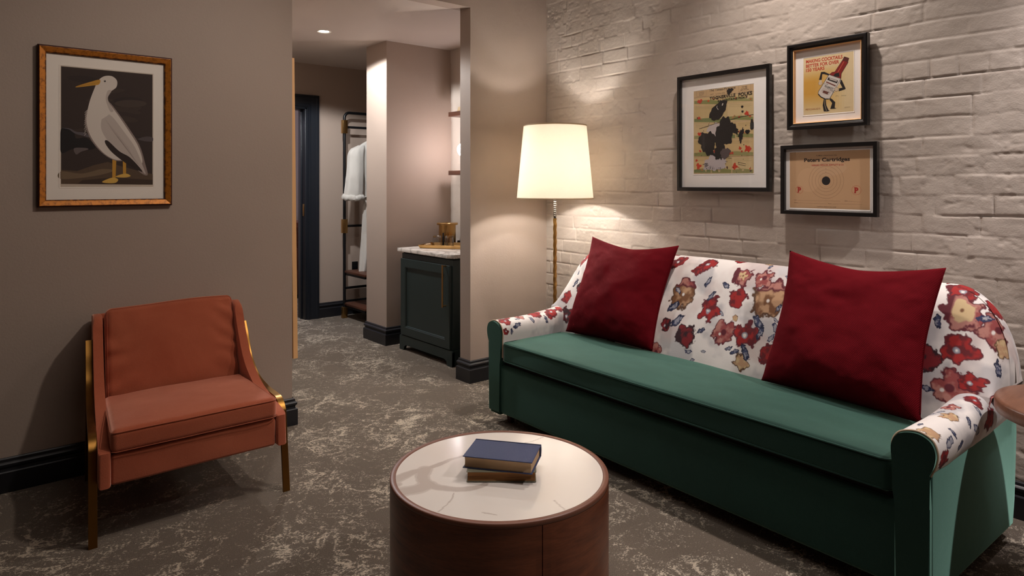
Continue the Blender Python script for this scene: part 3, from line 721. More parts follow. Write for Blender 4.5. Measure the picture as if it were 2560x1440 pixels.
# ------------------------------------------------------------------ pillows
def pillow(name, label, BL, BR, TR, TL, thick, seed, back):
    """corners as seen by the viewer; 'back' is the outward direction away from the viewer"""
    n = 72; u = np.linspace(-1, 1, n); U, V = np.meshgrid(u, u, indexing='ij')
    BL, BR, TR, TL = map(np.array, (BL, BR, TR, TL)); nrm = np.array(back)/np.linalg.norm(back)
    k1 = .085
    Us = U*(1-k1*(1-np.abs(V)**1.6)); Vs = V*(1-np.where(V < 0, .02, k1)*(1-np.abs(U)**1.6))
    Vs = np.where(V > 0, Vs-.09*(V**3)*(1-np.abs(U)**1.5), Vs)
    s_ = (Us+1)/2; t_ = (Vs+1)/2
    P = ((1-s_)*(1-t_))[..., None]*BL+(s_*(1-t_))[..., None]*BR+(s_*t_)[..., None]*TR+((1-s_)*t_)[..., None]*TL
    prof_ = (np.clip(1-np.abs(U)**2.6, 0, 1)*np.clip(1-np.abs(V)**2.6, 0, 1))**.55
    sag = 1+.42*(-V)
    wr = .024*(fbm(U*2.2+seed, V*2.2, 3, seed)-.5)+.014*(fbm(U*6+V*3, V*6-U*2, 3, seed+5)-.5)*np.clip((np.hypot(U, V)-.5)*2, 0, 1)
    fr_ = P-nrm*((thick*prof_*sag+wr*prof_**.5)[..., None]); bk_ = P+nrm*((thick*.75*prof_)[..., None])
    verts = np.concatenate([fr_.reshape(-1, 3), bk_.reshape(-1, 3)]); F = []
    for i in range(n-1):
        for j in range(n-1):
            a = i*n+j; F.append((a, a+n, a+n+1, a+1)); b = a+n*n; F.append((b, b+1, b+n+1, b+n))
    org = np.array([P[..., 0].mean(), P[..., 1].mean(), verts[:, 2].min()])
    me = bpy.data.meshes.new(name); me.from_pydata([tuple(v) for v in (verts-org).tolist()], [], F); me.materials.append(M_red)
    uvl = me.uv_layers.new(name='UVMap'); vi = np.zeros(len(me.loops), int); me.loops.foreach_get('vertex_index', vi)
    uvv = np.stack([U.ravel(), V.ravel()], -1)/2+.5; uvv = np.concatenate([uvv, uvv]); uvl.data.foreach_set('uv', uvv[vi].astype(np.float32).ravel())
    b2 = nb(); b2.from_mesh(me); bmesh.ops.remove_doubles(b2, verts=b2.verts, dist=.0004); bmesh.ops.recalc_face_normals(b2, faces=b2.faces); b2.to_mesh(me); b2.free()
    me.polygons.foreach_set('use_smooth', [True]*len(me.polygons))
    o = bpy.data.objects.new(name, me); COL.objects.link(o); o.location = org; WM[o.name] = Matrix.Translation(org)
    finish(o, label, 'pillow', 'red pillows on the sofa')
    # seam down the far side edge
    bm = nb(); i = n-1
    path = [tuple(P[i, j]-nrm*.004) for j in range(4, n-4, 2)]; sweep(bm, path, circ(.0022, 6)); obj('seam', bm, M_red, o)
    return o
nr = (.95, 0.02, -.34)
pillow('throw_pillow', 'red square throw pillow at the sofa end nearest the lit floor lamp', (2.78, 2.835, .487), (2.80, 2.215, .484), (3.0, 2.195, 1.022), (2.96, 2.79, 1.036), .095, 3, nr)
pillow('throw_pillow', 'red square throw pillow at the sofa end beside the round walnut side table', (2.745, 1.575, .487), (2.70, .925, .484), (2.93, .915, 1.03), (2.90, 1.525, 1.052), .10, 9, nr)

# ------------------------------------------------------------------ armchair
ac = thing('armchair', 'terracotta velvet armchair with brass flat-bar legs against the left wall', 'armchair', (.775, 3.2, 0))
def taper(bm):
    for v in bm.verts:
        u_ = (v.co.x-.43)/.70; v.co.x += ((1-u_)*.068+u_*.008)*(v.co.y-2.9)/.6
    return bm
def puff(amt, top_only=True, seed=1):
    def fn(p, h):
        c = (1-(p.x/h[0])**2)*(1-(p.y/h[1])**2)
        if p.z > 0 or not top_only: p.z += amt*c*(1 if p.z > 0 else -1)
        w_ = float(fbm(np.array(p.x*7.+seed), np.array(p.y*7.+p.z*3), 3, seed))
        p.z += .008*(w_-.5); return p
    return fn
bm = nb(); rbox(bm, .622, .50, .090, .024, T(.777, 3.118, .388), (26, 22, 3), puff(.016, True, 2)); sc = obj('seat_cushion', taper(bm), M_rust, ac)
bm = nb(); hx, hy = .311, .25; pts_ = []
for (sx, sy, a0) in ((1, 1, 0), (-1, 1, 90), (-1, -1, 180), (1, -1, 270)):
    for q in range(5):
        a = rad(a0+q*22.5); pts_.append((.777+sx*(hx-.026)+.026*math.cos(a), 3.118+sy*(hy-.026)+.026*math.sin(a), .424))
sweep(bm, pts_, circ(.0017, 6), closed=True)
sweep(bm, [(p[0], p[1], .352) for p in pts_], circ(.0015, 6), closed=True); obj('welt', taper(bm), M_rust, sc)
Mb = T(.785, 3.505, .575) @ Matrix.Rotation(rad(-17), 4, 'X')
def backfn(p, h):
    c = (1-(p.x/h[0])**4)*(1-(p.z/h[2])**4)
    if p.y < 0: p.y -= .020*c
    w_ = float(fbm(np.array(p.x*6.), np.array(p.z*6.), 3, 8))
    ed = max(0, abs(p.x/h[0])-.5)*2
    p.y += .016*(w_-.5)+.008*ed*math.sin(p.z*62+abs(p.x)*34+9*w_)*(1 if p.y < 0 else 0)*(1 if abs(p.z) < h[2]*.8 else 0)
    p.z += .006*math.sin(p.x*7+.6)*(1 if p.z > 0 else 0)
    return p
bm = nb(); rbox(bm, .612, .125, .425, .030, Mb, (30, 4, 24), backfn); bc = obj('back_cushion', taper(bm), M_rust, ac)
bm = nb(); pts_ = []
for (sx, sz, a0) in ((1, 1, 0), (-1, 1, 90), (-1, -1, 180), (1, -1, 270)):
    for q in range(5):
        a = rad(a0+q*22.5); pts_.append((sx*(.306-.030)+.022*math.cos(a), sz*(.2125-.030)+.022*math.sin(a)))
full = []
for i in range(len(pts_)):
    a = Vector(pts_[i]); b = Vector(pts_[(i+1) % len(pts_)]); m_ = max(1, int((b-a).length/.02))
    full += [a.lerp(b, t/m_) for t in range(m_)]
full = [tuple(Mb @ backfn(Vector((p[0], -.0545, p[1])), (.306, .0625, .2125))) for p in full]
sweep(bm, full, circ(.0017, 6), closed=True); obj('welt', taper(bm), M_rust, bc)
sidep = [(3.655, .745), (3.52, .765)]+spline([(3.475, .745), (3.41, .62), (3.32, .50), (3.20, .43), (3.08, .395), (2.93, .368), (2.876, .352)], 5)+[(2.868, .225), (3.50, .205), (3.60, .30)]
for x0, x1, nm in ((.427, .468, 'side_panel'), (1.087, 1.128, 'side_panel')):
    bm = nb(); prism(bm, sidep, 'x', x0, x1, .010, seg=3); obj(nm, taper(bm), M_rust, ac, ang=35)
bm = nb(); M_ = T(.777, 3.60, .50) @ Matrix.Rotation(rad(-13), 4, 'X'); box(bm, -.345, .345, -.02, .02, -.25, .25, .012, 3, M=M_); obj('back_frame', taper(bm), M_rust, ac)
def apr(p, h):
    if p.y < 0: p.y += .006*float(vn(np.array(p.x*8), np.array(p.z*20.), 5))
    return p
bm = nb(); rbox(bm, .618, .62, .118, .012, T(.777, 3.19, .283), (20, 4, 4), apr); obj('seat_base', taper(bm), M_rust, ac)
for xc, lb in ((.4115, 'left'), (1.1435, 'right')):
    path = spline([(xc, 3.50, .655), (xc, 3.465, .60), (xc, 3.405, .495), (xc, 3.305, .425), (xc, 3.18, .398), (xc, 3.065, .392), (xc, 3.005, .386), (xc, 2.965, .352), (xc, 2.955, .31), (xc, 2.935, .16), (xc, 2.914, 0)], 7)
    bm = nb(); sweep(bm, path, rect(.015, .0055, .0015), side=(1, 0, 0)); obj('leg', taper(bm), M_brassd, ac, label='brass bar sweeping from backrest to front foot', ang=30)
    bm = nb(); sweep(bm, [(xc, 3.43, .52), (xc, 3.50, .30), (xc, 3.60, 0)], rect(.015, .0055, .0015), side=(1, 0, 0)); obj('leg', taper(bm), M_brassd, ac, ang=30)

# ------------------------------------------------------------------ coffee table
TX, TY, TR = 1.349, 1.675, .344
ct = thing('coffee_table', 'round walnut drum coffee table with inset white marble top', 'coffee table', (TX, TY, 0))
aS = math.atan2(.025*0+(-.355*.6414*1-.935*.7672), (.355*.7672-.935*.6414))
n = 240; bm = nb(); rings = []
for r, z in ((TR-.004, 0.0), (TR, .004), (TR, .4255)):
    ring = []
    for i in range(n):
        a = aS+2*math.pi*(i)/n
        rr = r-(.006 if i == 0 else 0)
        ring.append(bm.verts.new((TX+rr*math.cos(a), TY+rr*math.sin(a), z)))
    rings.append(ring)
for i in range(n):   # narrow groove at the veneer seam
    pass
for A, B in zip(rings, rings[1:]):
    for i in range(n): bm.faces.new((A[i], A[(i+1) % n], B[(i+1) % n], B[i]))
bm.faces.new(rings[0])
for ring in rings:
    a = aS+2*math.pi/n*.16; ring[1].co.x = TX+TR*math.cos(a); ring[1].co.y = TY+TR*math.sin(a)
    a = aS-2*math.pi/n*.16; ring[-1].co.x = TX+TR*math.cos(a); ring[-1].co.y = TY+TR*math.sin(a)
obj('drum', bm, M_walnut_h, ct, ang=30)
bm = nb(); lathe(bm, [(TR-.0005, .4257), (TR, .4262), (TR, .4382), (TR-.0018, .440), (TR-.0167, .440), (TR-.0175, .4392), (TR-.0175, .4257)], (TX, TY, 0), 180, closed=True); obj('rim', bm, M_rim, ct, ang=50)
# marble disc with veins
VE = [([(1.06, 1.826), (1.126, 1.839), (1.168, 1.835), (1.247, 1.838), (1.325, 1.846)], .022, .004), ([(1.17, 1.834), (1.137, 1.792), (1.119, 1.745), (1.134, 1.693), (1.174, 1.646), (1.231, 1.623), (1.254, 1.629)], .026, .008), ([(1.03, 1.745), (1.073, 1.73), (1.113, 1.732)], .03, .03), ([(1.144, 1.637), (1.101, 1.598), (1.048, 1.571)], .003, .0025), ([(1.138, 1.49), (1.16, 1.457)], .003, .003), ([(1.50, 1.79), (1.571, 1.791), (1.647, 1.791)], .003, .003), ([(1.34, 1.414), (1.327, 1.356)], .003, .003), ([(1.42, 1.62), (1.50, 1.66)], .003, .003), ([(1.04, 1.80), (1.00, 1.84)], .02, .02)]
rs = np.linspace(0, TR-.018, 110); an = np.linspace(0, 2*np.pi, 481)[:-1]; Rg, Ag = np.meshgrid(rs, an, indexing='xy'); Rg = Rg.T; Ag = Ag.T
Xm = TX+Rg*np.cos(Ag); Ym = TY+Rg*np.sin(Ag); wx = Xm+.012*(fbm(Xm*25, Ym*25, 4, 2)-.5); wy = Ym+.012*(fbm(Xm*25, Ym*25, 4, 7)-.5)
Cm = np.tile(np.array(lin((228, 219, 209))), (*Xm.shape, 1)); sh_ = np.clip((fbm(Xm*5, Ym*5, 4, 12)-.5)*2.5, 0, 1)[..., None]; Cm = Cm*(1-sh_*.25)+np.array(lin((214, 196, 182)))*sh_*.25
MK = np.zeros(Xm.shape); EK = np.zeros(Xm.shape)
for pl, w0, w1 in VE:
    D = np.full(Xm.shape, 9.); Wd = np.zeros(Xm.shape); pl_ = spline(pl, 6); nn = len(pl_)-1
    for i in range(nn):
        a = np.array(pl_[i]); b = np.array(pl_[i+1]); ab = b-a; t = np.clip(((wx-a[0])*ab[0]+(wy-a[1])*ab[1])/(ab@ab+1e-12), 0, 1)
        d = np.hypot(wx-a[0]-t*ab[0], wy-a[1]-t*ab[1]); m_ = d < D; D = np.where(m_, d, D); Wd = np.where(m_, w0+(w1-w0)*(i+t)/nn, Wd)
    mk = np.clip((Wd-D)/np.maximum(Wd*.25, .0012), 0, 1)*np.where(w0 > .01, .62, .62); edge = np.exp(-((D-Wd)/.0025)**2)*.35*(w0 > .01); MK = np.maximum(MK, mk); EK = np.maximum(EK*(mk < .2), edge*(MK-mk < .2))
Cm = Cm*(1-MK[..., None])+np.array(lin((172, 154, 142)))*MK[..., None]; Cm = Cm*(1-EK[..., None])+np.array(lin((140, 118, 106)))*EK[..., None]
Pm = np.stack([Xm, Ym, np.full(Xm.shape, .4385)], -1)
Pm = Pm.transpose(1, 0, 2); Cm = Cm.transpose(1, 0, 2)
gridmesh('marble_top', Pm, M_marble_t, ct, Cm, closed_u=True, label='white marble inset top with grey veins')
# ------------------------------------------------------------------ books
def book(name, label, corner, ex, ey, lx, ly, z0, th, mc, mp, cov=.003, over=.004):
    """corner = front-left of the cover; ex along the fore edge, ey towards the spine"""
    ex = Vector((*ex, 0)).normalized(); ey = Vector((*ey, 0)).normalized(); ey = (ey-ex*ey.dot(ex)).normalized()
    M = Matrix(((ex.x, ey.x, 0, corner[0]), (ex.y, ey.y, 0, corner[1]), (0, 0, 1, z0), (0, 0, 0, 1)))
    t = thing(name, label, 'book', (corner[0]+(ex*lx/2+ey*ly/2).x, corner[1]+(ex*lx/2+ey*ly/2).y, z0))
    bm = nb(); box(bm, 0, lx, 0, ly, 0, cov, .0008, 1, M=M); box(bm, 0, lx, 0, ly, th-cov, th, .0008, 1, M=M)
    sec = [(ly-.004+.008*math.sin(math.pi*q/8), th*q/8) for q in range(9)]+[(ly-.008, th), (ly-.008, 0)]
    A = [bm.verts.new(M @ Vector((0, a, b))) for a, b in sec]; B = [bm.verts.new(M @ Vector((lx, a, b))) for a, b in sec]
    bm.faces.new(A); bm.faces.new(B)
    for i in range(len(sec)): bm.faces.new((A[i], A[(i+1) % len(sec)], B[(i+1) % len(sec)], B[i]))
    obj('cover', bm, mc, t, ang=30)
    bm = nb(); n_ = 8
    sec = [(over+.004*math.sin(math.pi*q/n_), cov+(th-2*cov)*q/n_) for q in range(n_+1)]+[(ly-.009, th-cov), (ly-.009, cov)]
    A = [bm.verts.new(M @ Vector((over, a, b))) for a, b in sec]; B = [bm.verts.new(M @ Vector((lx-over, a, b))) for a, b in sec]
    bm.faces.new(A); bm.faces.new(B)
    for i in range(len(sec)): bm.faces.new((A[i], A[(i+1) % len(sec)], B[(i+1) % len(sec)], B[i]))
    obj('pages', bm, mp, t, ang=30); return t
book('book', 'old book with grey-green cover and browned pages, under the navy book', (1.216, 1.671), (.165, -.140), (.14, .165), .213, .150, .4402, .031, M_greyc, M_pageso, .0022, .003)
book('book', 'navy blue cloth-covered book lying on top of the older book', (1.223, 1.701), (.131, -.176), (.119, .094), .2195, .148, .4714, .037, M_navyc, M_pages, .0028, .005)

# ------------------------------------------------------------------ round side table
st = thing('side_table', 'round walnut side table at the right end of the sofa', 'side table', (2.75, .44, 0))
bm = nb(); lathe(bm, [(0, .602), (.255, .602), (.265, .607), (.267, .615), (.267, .642), (.263, .649), (.255, .652), (0, .652)], (2.75, .44, 0), 120); obj('table_top', bm, M_walnut_t, st)
bm = nb(); lathe(bm, [(.018, .012), (.018, .603)], (2.75, .44, 0), 24); obj('stem', bm, M_brass, st)
bm = nb(); lathe(bm, [(0, 0), (.15, 0), (.15, .008), (.03, .014), (0, .014)], (2.75, .44, 0), 60); obj('base', bm, M_brass, st)

# ------------------------------------------------------------------ pictures
def frameM(org, right, up=(0, 0, 1)):
    r = Vector(right).normalized(); u = Vector(up); o = r.cross(u)
    return Matrix(((r.x, u.x, o.x, org[0]), (r.y, u.y, o.y, org[1]), (r.z, u.z, o.z, org[2]), (0, 0, 0, 1)))
class Art:
    def __init__(s): s.bm = nb(); s.mats = []; s.z = 0.0
    def mi(s, c):
        nm = 'ink_%02x%02x%02x' % tuple(int(q) for q in c)
        m = MATS.get(nm) or simple(nm, c, .75)
        if m not in s.mats: s.mats.append(m)
        return s.mats.index(m)
    def poly(s, pts, c, smooth=False, closed=True):
        if smooth: pts = spline(pts, 6, True)
        s.z += .000012; tr = tessellate_polygon([[Vector((p[0], p[1], 0)) for p in pts]])
        vs = [s.bm.verts.new((p[0], p[1], s.z)) for p in pts]; k_ = s.mi(c)
        for t in tr:
            try: f = s.bm.faces.new([vs[i] for i in t])
            except ValueError: continue
            f.normal_update()
            if f.normal.z < 0: f.normal_flip()
            f.material_index = k_
    def line(s, pts, w_, c):
        P = [np.array(p[:2], float) for p in pts]
        if len(P) < 2: return
        Lf, Rt = [], []
        for i, p in enumerate(P):
            d = P[min(i+1, len(P)-1)]-P[max(i-1, 0)]; d = d/(np.linalg.norm(d)+1e-12); nn = np.array([-d[1], d[0]])*w_/2
            Lf.append(p+nn); Rt.append(p-nn)
        k_ = s.mi(c); zl = s.z+.000006
        A = [s.bm.verts.new((*q, zl)) for q in Lf]; B = [s.bm.verts.new((*q, zl)) for q in Rt]
        for i in range(len(P)-1):
            f = s.bm.faces.new((A[i], B[i], B[i+1], A[i+1])); f.normal_update()
            if f.normal.z < 0: f.normal_flip()
            f.material_index = k_
    def ell(s, cx, cy, rx, ry, c, a=0, n=36):
        s.poly([(cx+rx*math.cos(t)*math.cos(a)-ry*math.sin(t)*math.sin(a), cy+rx*math.cos(t)*math.sin(a)+ry*math.sin(t)*math.cos(a)) for t in [2*math.pi*i/n for i in range(n)]], c)
    def ring(s, cx, cy, r, w_, c, n=72, sy=1): s.line([(cx+r*math.cos(2*math.pi*i/n), cy+sy*r*math.sin(2*math.pi*i/n)) for i in range(n+1)], w_, c)
    def text(s, body, x0, x1, y, c, hgt=None, bold=0, shear=0, angle=0, serif=False):
        cu = bpy.data.curves.new('lettering', 'FONT'); cu.body = body; cu.size = 1; cu.offset = bold; cu.shear = shear; cu.resolution_u = 3; cu.fill_mode = 'FRONT'
        o = bpy.data.objects.new('lettering', cu); COL.objects.link(o); bpy.context.view_layer.update()
        me = bpy.data.meshes.new_from_object(o.evaluated_get(bpy.context.evaluated_depsgraph_get()))
        bpy.data.objects.remove(o); bpy.data.curves.remove(cu)
        V = np.array([v.co[:] for v in me.vertices]); mn = V.min(0); mx_ = V.max(0)
        sx = (x1-x0)/(mx_[0]-mn[0]); sy = hgt/.72 if hgt else sx
        s.z += .000012; k_ = s.mi(c); ca, sa = math.cos(angle), math.sin(angle)
        vs = []
        for p in V:
            a = (p[0]-mn[0])*sx; b = p[1]*sy; vs.append(s.bm.verts.new((x0+a*ca-b*sa, y+a*sa+b*ca, s.z)))
        for pl in me.polygons:
            try: f = s.bm.faces.new([vs[i] for i in pl.vertices])
            except ValueError: continue
            f.material_index = k_; f.normal_update()
            if f.normal.z < 0: f.normal_flip()
        bpy.data.meshes.remove(me)
def picture(name, label, M, W, H, fw, fd, mframe, mmat, art, artbox, inner_lip=None, prof=None, root=None, liplabel=None):
    t = thing(name, label, 'picture', tuple(M @ Vector((0, -H/2, 0))))
    P = prof or [(0, 0), (0, fd), (fw*.85, fd), (fw, fd-.004), (fw, 0)]
    bm = nb(); rings = []; cols = []
    for d, z in P:
        a, b = W/2-d, H/2-d; rings.append([bm.verts.new(M @ Vector((x, y, z))) for x, y in ((-a, -b), (a, -b), (a, b), (-a, b))])
    for A, B in zip(rings, rings[1:]+rings[:1]):
        for i in range(4): bm.faces.new((A[i], A[(i+1) % 4], B[(i+1) % 4], B[i]))
    o = obj('frame', bm, mframe, t, smooth=False)
    if mframe == M_goldframe:
        ca = o.data.color_attributes.new('Col', 'FLOAT_COLOR', 'POINT'); kk = [v for (d, z) in P for v in [1.0 if d < fw*.12 else (.25 if d < fw*.85 else .55)]*4]
        # vertex order may follow rings
        c4 = [];
        for q in kk: c4 += [q, q, q, 1]
        ca.data.foreach_set('color', c4)
    if inner_lip:
        bm = nb(); rings = []
        for d, z in ((fw, fd-.006), (fw+.004, fd-.008), (fw+.004, 0.002), (fw, .002)):
            a, b = W/2-d, H/2-d; rings.append([bm.verts.new(M @ Vector((x, y, z))) for x, y in ((-a, -b), (a, -b), (a, b), (-a, b))])
        for A, B in zip(rings, rings[1:]+rings[:1]):
            for i in range(4): bm.faces.new((A[i], A[(i+1) % 4], B[(i+1) % 4], B[i]))
        obj('gilt_lip', bm, inner_lip, t, smooth=False)
    bm = nb(); a, b = W/2-fw*.6, H/2-fw*.6; box(bm, -a, a, -b, b, .002, .0052); bm.transform(M); obj('mat_board', bm, mmat, t, smooth=False)
    x0, x1, y0, y1 = artbox
    # bevelled window of the mat: slim raised border
    bm = nb(); rings = []
    for d, z in ((.004, .0052), (.004, .0066), (0, .0056), (0, .0052)):
        rings.append([bm.verts.new(M @ Vector(q)) for q in ((x0-d, y0-d, z), (x1+d, y0-d, z), (x1+d, y1+d, z), (x0-d, y1+d, z))])
    for A, B in zip(rings, rings[1:]+rings[:1]):
        for i in range(4): bm.faces.new((A[i], A[(i+1) % 4], B[(i+1) % 4], B[i]))
    obj('mat_bevel', bm, mmat, t, smooth=False)
    A = art; bmesh.ops.transform(A.bm, matrix=M @ T((x0+x1)/2, (y0+y1)/2, .0054), verts=A.bm.verts)
    me_bm = A.bm
    W_ = WM[t.name]; me_bm.transform(W_.inverted()); me = bpy.data.meshes.new('print'); me_bm.to_mesh(me); me_bm.free()
    for m in A.mats: me.materials.append(m)
    o = bpy.data.objects.new('print', me); COL.objects.link(o); o.parent = t; WM[o.name] = W_
    bm = nb(); box(bm, -a, a, -b, b, fd-.008, fd-.0065); bm.transform(M); obj('glass_pane', bm, M_pglass, t, smooth=False)
    return t
def quadmap(TL, TR_, BR, BL, w_, h_):
    """pixel of a close-up of the print -> metres on the print, centred"""
    TL, TR_, BR, BL = map(lambda q: np.array(q, float), (TL, TR_, BR, BL))
    def f(x, y):
        u, v_ = .5, .5
        for _ in range(8):
            P = (1-v_)*((1-u)*TL+u*TR_)+v_*((1-u)*BL+u*BR); du = (1-v_)*(TR_-TL)+v_*(BR-BL); dv = (1-u)*(BL-TL)+u*(BR-TR_)
            d = np.linalg.solve(np.array([du, dv]).T, np.array([x, y])-P); u += d[0]; v_ += d[1]
        return ((u-.5)*w_, (.5-v_)*h_)
    return f

# --- white water bird print on the left wall (plain generic bird)
w_, h_ = .383, .556; A = Art(); mp = quadmap((88, 97), (1048, 165), (1048, 1365), (85, 1375), w_, h_)
def pp(pts): return [mp(*p) for p in pts]
A.poly([(-w_/2, -h_/2), (w_/2, -h_/2), (w_/2, h_/2), (-w_/2, h_/2)], (206, 190, 172))
x0_, x1_, y0_, y1_ = -w_/2+.003, w_/2-.003, -h_/2+.016, h_/2-.003
A.poly([(x0_, y0_), (x1_, y0_), (x1_, y1_), (x0_, y1_)], (58, 44, 38))
rg = random.Random(3)
for i in range(16):
    cy_ = rg.uniform(-.12, .24); cx_ = rg.uniform(-.11, .11); A.ell(cx_, cy_, rg.uniform(.03, .075), rg.uniform(.006, .018), rg.choice([(66, 52, 44), (50, 38, 34), (74, 60, 52)]), rg.uniform(-.2, .2))
A.poly(pp([(92, 770), (160, 760), (220, 800), (240, 860), (330, 850), (400, 900), (430, 960), (330, 985), (200, 975), (92, 1010)]), (24, 18, 18), True)
A.poly(pp([(100, 752), (180, 758), (240, 790), (330, 800), (380, 850), (300, 830), (230, 810), (170, 768)]), (96, 88, 92), True)
A.poly(pp([(220, 965), (330, 960), (360, 975), (290, 1000), (240, 1030)]), (104, 92, 90), True)
A.poly(pp([(880, 860), (960, 832), (1040, 838), (1040, 880), (960, 880)]), (88, 78, 78), True)
A.poly(pp([(92, 1195), (250, 1205), (420, 1140), (560, 1105), (700, 1150), (900, 1200), (1043, 1230), (1043, 1342), (92, 1342)]), (92, 72, 54))
A.poly(pp([(92, 1210), (300, 1230), (500, 1180), (620, 1200), (400, 1260), (92, 1290)]), (122, 100, 76), True)
A.poly(pp([(300, 1300), (600, 1270), (1043, 1290), (1043, 1342), (250, 1342)]), (66, 48, 36))
# legs and feet
Y1 = (206, 150, 52); Y2 = (224, 178, 84)
A.poly(pp([(608, 1040), (650, 1040), (640, 1290), (606, 1290)]), Y1); A.poly(pp([(500, 1318), (560, 1285), (620, 1270), (668, 1290), (640, 1325), (560, 1330)]), Y2, True)
A.poly(pp([(716, 1040), (752, 1040), (752, 1235), (720, 1235)]), Y1); A.poly(pp([(640, 1262), (700, 1235), (760, 1228), (800, 1252), (740, 1268)]), Y2, True)
# body: an upright plump white shore bird looking left
W1 = (226, 214, 202); W2 = (198, 184, 174); W3 = (150, 132, 124)
A.poly(pp([(470, 470), (560, 460), (650, 560), (780, 740), (900, 930), (960, 1120), (985, 1240), (900, 1210), (800, 1100), (640, 1090), (500, 1010), (380, 860), (330, 700), (350, 560)]), W3, True)
A.poly(pp([(465, 480), (550, 468), (640, 570), (765, 750), (880, 930), (930, 1100), (860, 1130), (760, 1085), (630, 1078), (505, 1000), (392, 850), (345, 700), (362, 570)]), W1, True)
A.poly(pp([(520, 600), (600, 620), (720, 770), (850, 950), (940, 1160), (960, 1230), (860, 1130), (700, 1010), (560, 880), (490, 740)]), W2, True)
A.poly(pp([(560, 880), (680, 990), (800, 1060), (930, 1200), (860, 1180), (740, 1110), (600, 1000), (530, 900)]), (48, 34, 28), True)
for i in range(9): A.line(pp([(540+i*28, 660+i*34), (600+i*30, 760+i*40), (680+i*30, 860+i*38)]), .0008, W3)
A.poly(pp([(350, 620), (372, 480), (420, 340), (460, 250), (520, 200), (600, 195), (655, 240), (650, 310), (590, 360), (545, 420), (560, 480), (600, 560), (520, 640), (400, 680)]), W1, True)
A.poly(pp([(560, 350), (600, 350), (562, 420), (575, 480), (620, 560), (585, 570), (548, 480), (540, 420)]), W2, True)
A.poly(pp([(478, 236), (470, 285), (400, 300), (250, 322), (252, 308), (380, 262)]), Y1, True); A.line(pp([(252, 314), (380, 285), (474, 266)]), .0009, (120, 78, 26))
A.ell(*mp(530, 250), .0042, .0046, (40, 26, 20)); A.ell(*mp(528, 246), .0012, .0014, (230, 220, 210))
for i in range(12): A.line(pp([(352-i, 560+i*22), (328-i*1.0+rg.uniform(-6, 6), 588+i*22)]), .0012, W1)
gp = [(0, 0), (0, .022), (.004, .027), (.008, .028), (.028, .018), (.031, .015), (.033, .014), (.034, 0)]
picture('bird_picture', 'gold-brown framed print of a white long-billed water bird on the left wall', frameM((.585, YW-.0005, 1.611), (1, 0, 0)), .552, .733, .034, .026, M_goldframe, M_matc, A, (-.189, .194, -.275, .281), prof=gp)

# --- comic page with ink splashes
w_, h_ = .391, .483; A = Art(); mp = quadmap((220, 350), (850, 265), (862, 1195), (235, 1212), w_, h_); rg = random.Random(12)
A.poly([(-w_/2, -h_/2), (w_/2, -h_/2), (w_/2, h_/2), (-w_/2, h_/2)], (208, 178, 134))
INK = (24, 18, 16)
A.poly(pp([(222, 350), (850, 267), (850, 340), (224, 420)]), (206, 172, 128)); A.line(pp([(224, 418), (852, 346)]), .001, INK)
A.text('The Times-Picayune', *[mp(393, 355)[0], mp(670, 318)[0]], mp(393, 350)[1], INK, .015, .01)
A.text('ST. LOUIS', mp(408, 380)[0], mp(560, 372)[0], mp(408, 384)[1], INK, .006)
for bx_ in ((255, 345, 360, 400), (700, 283, 820, 345)):
    q = pp([(bx_[0], bx_[1]), (bx_[2], bx_[1]-14), (bx_[2], bx_[3]-6), (bx_[0], bx_[3]+2), (bx_[0], bx_[1])]); A.line(q, .0009, INK)
for i, s_ in enumerate(('THE', 'CUB', 'SECTION')):
    a = mp(722+(8 if i < 2 else -4), 304+i*17); b = mp(798-(10 if i < 2 else -4), 300+i*17); A.text(s_, a[0], b[0], a[1], INK, .0065, .01)
for i, s_ in enumerate(('COMIC', 'SECTION', 'EST')): a = mp(278+i*4, 364+i*14); b = mp(340-i*4, 358+i*14); A.text(s_, a[0], b[0], a[1], INK, .0045)
for i in range(5):
    for j in range(3):
        ys_ = [425, 505, 690, 860, 1035, 1205][i:i+2]; xs_ = [[224, 560, 850], [226, 590, 855], [230, 500, 680, 858], [232, 520, 860], [234, 430, 645, 862]][i]
        if j >= len(xs_)-1: continue
        xa, xb = xs_[j]+4, xs_[j+1]-4; tA = lambda x: -(x-224)/630*(70-i*16)*1
        A.poly(pp([(xa, ys_[0]+tA(xa)+4), (xb, ys_[0]+tA(xb)+4), (xb, ys_[1]+tA(xb)*.9-4), (xa, ys_[1]+tA(xa)*.9-4)]), [(214, 184, 130), (206, 180, 128), (216, 190, 140), (204, 176, 120)][(i+j) % 4])
        yb = ys_[1]+tA((xa+xb)/2); A.poly(pp([(xa+2, yb-38), ((xa+xb)/2, yb-52), (xb-2, yb-42), (xb-2, yb-8), (xa+2, yb-6)]), [(142, 142, 84), (156, 150, 96), (128, 136, 84)][(i*2+j) % 3])
        for q in range(4 if i else 0):
            y_ = ys_[0]+tA((xa+xb)/2)+14+q*9; A.line([mp(xa+10+rg.uniform(0, 8), y_+3), mp(xb-12-rg.uniform(0, 40), y_-4)], .0005, (110, 84, 60))
        for q in range(5):
            cx_ = rg.uniform(xa+20, xb-20); cy_ = rg.uniform(yb-70, yb-25); c = mp(cx_, cy_); A.ell(*c, rg.uniform(.003, .009), rg.uniform(.003, .008), rg.choice([(190, 62, 34), (206, 92, 44), (176, 130, 80), (92, 60, 50), (212, 186, 140)]), rg.uniform(0, 3))
            A.line([(c[0]-.004, c[1]-.008), (c[0]+.001, c[1]), (c[0]+.006, c[1]-.009)], .0007, INK)
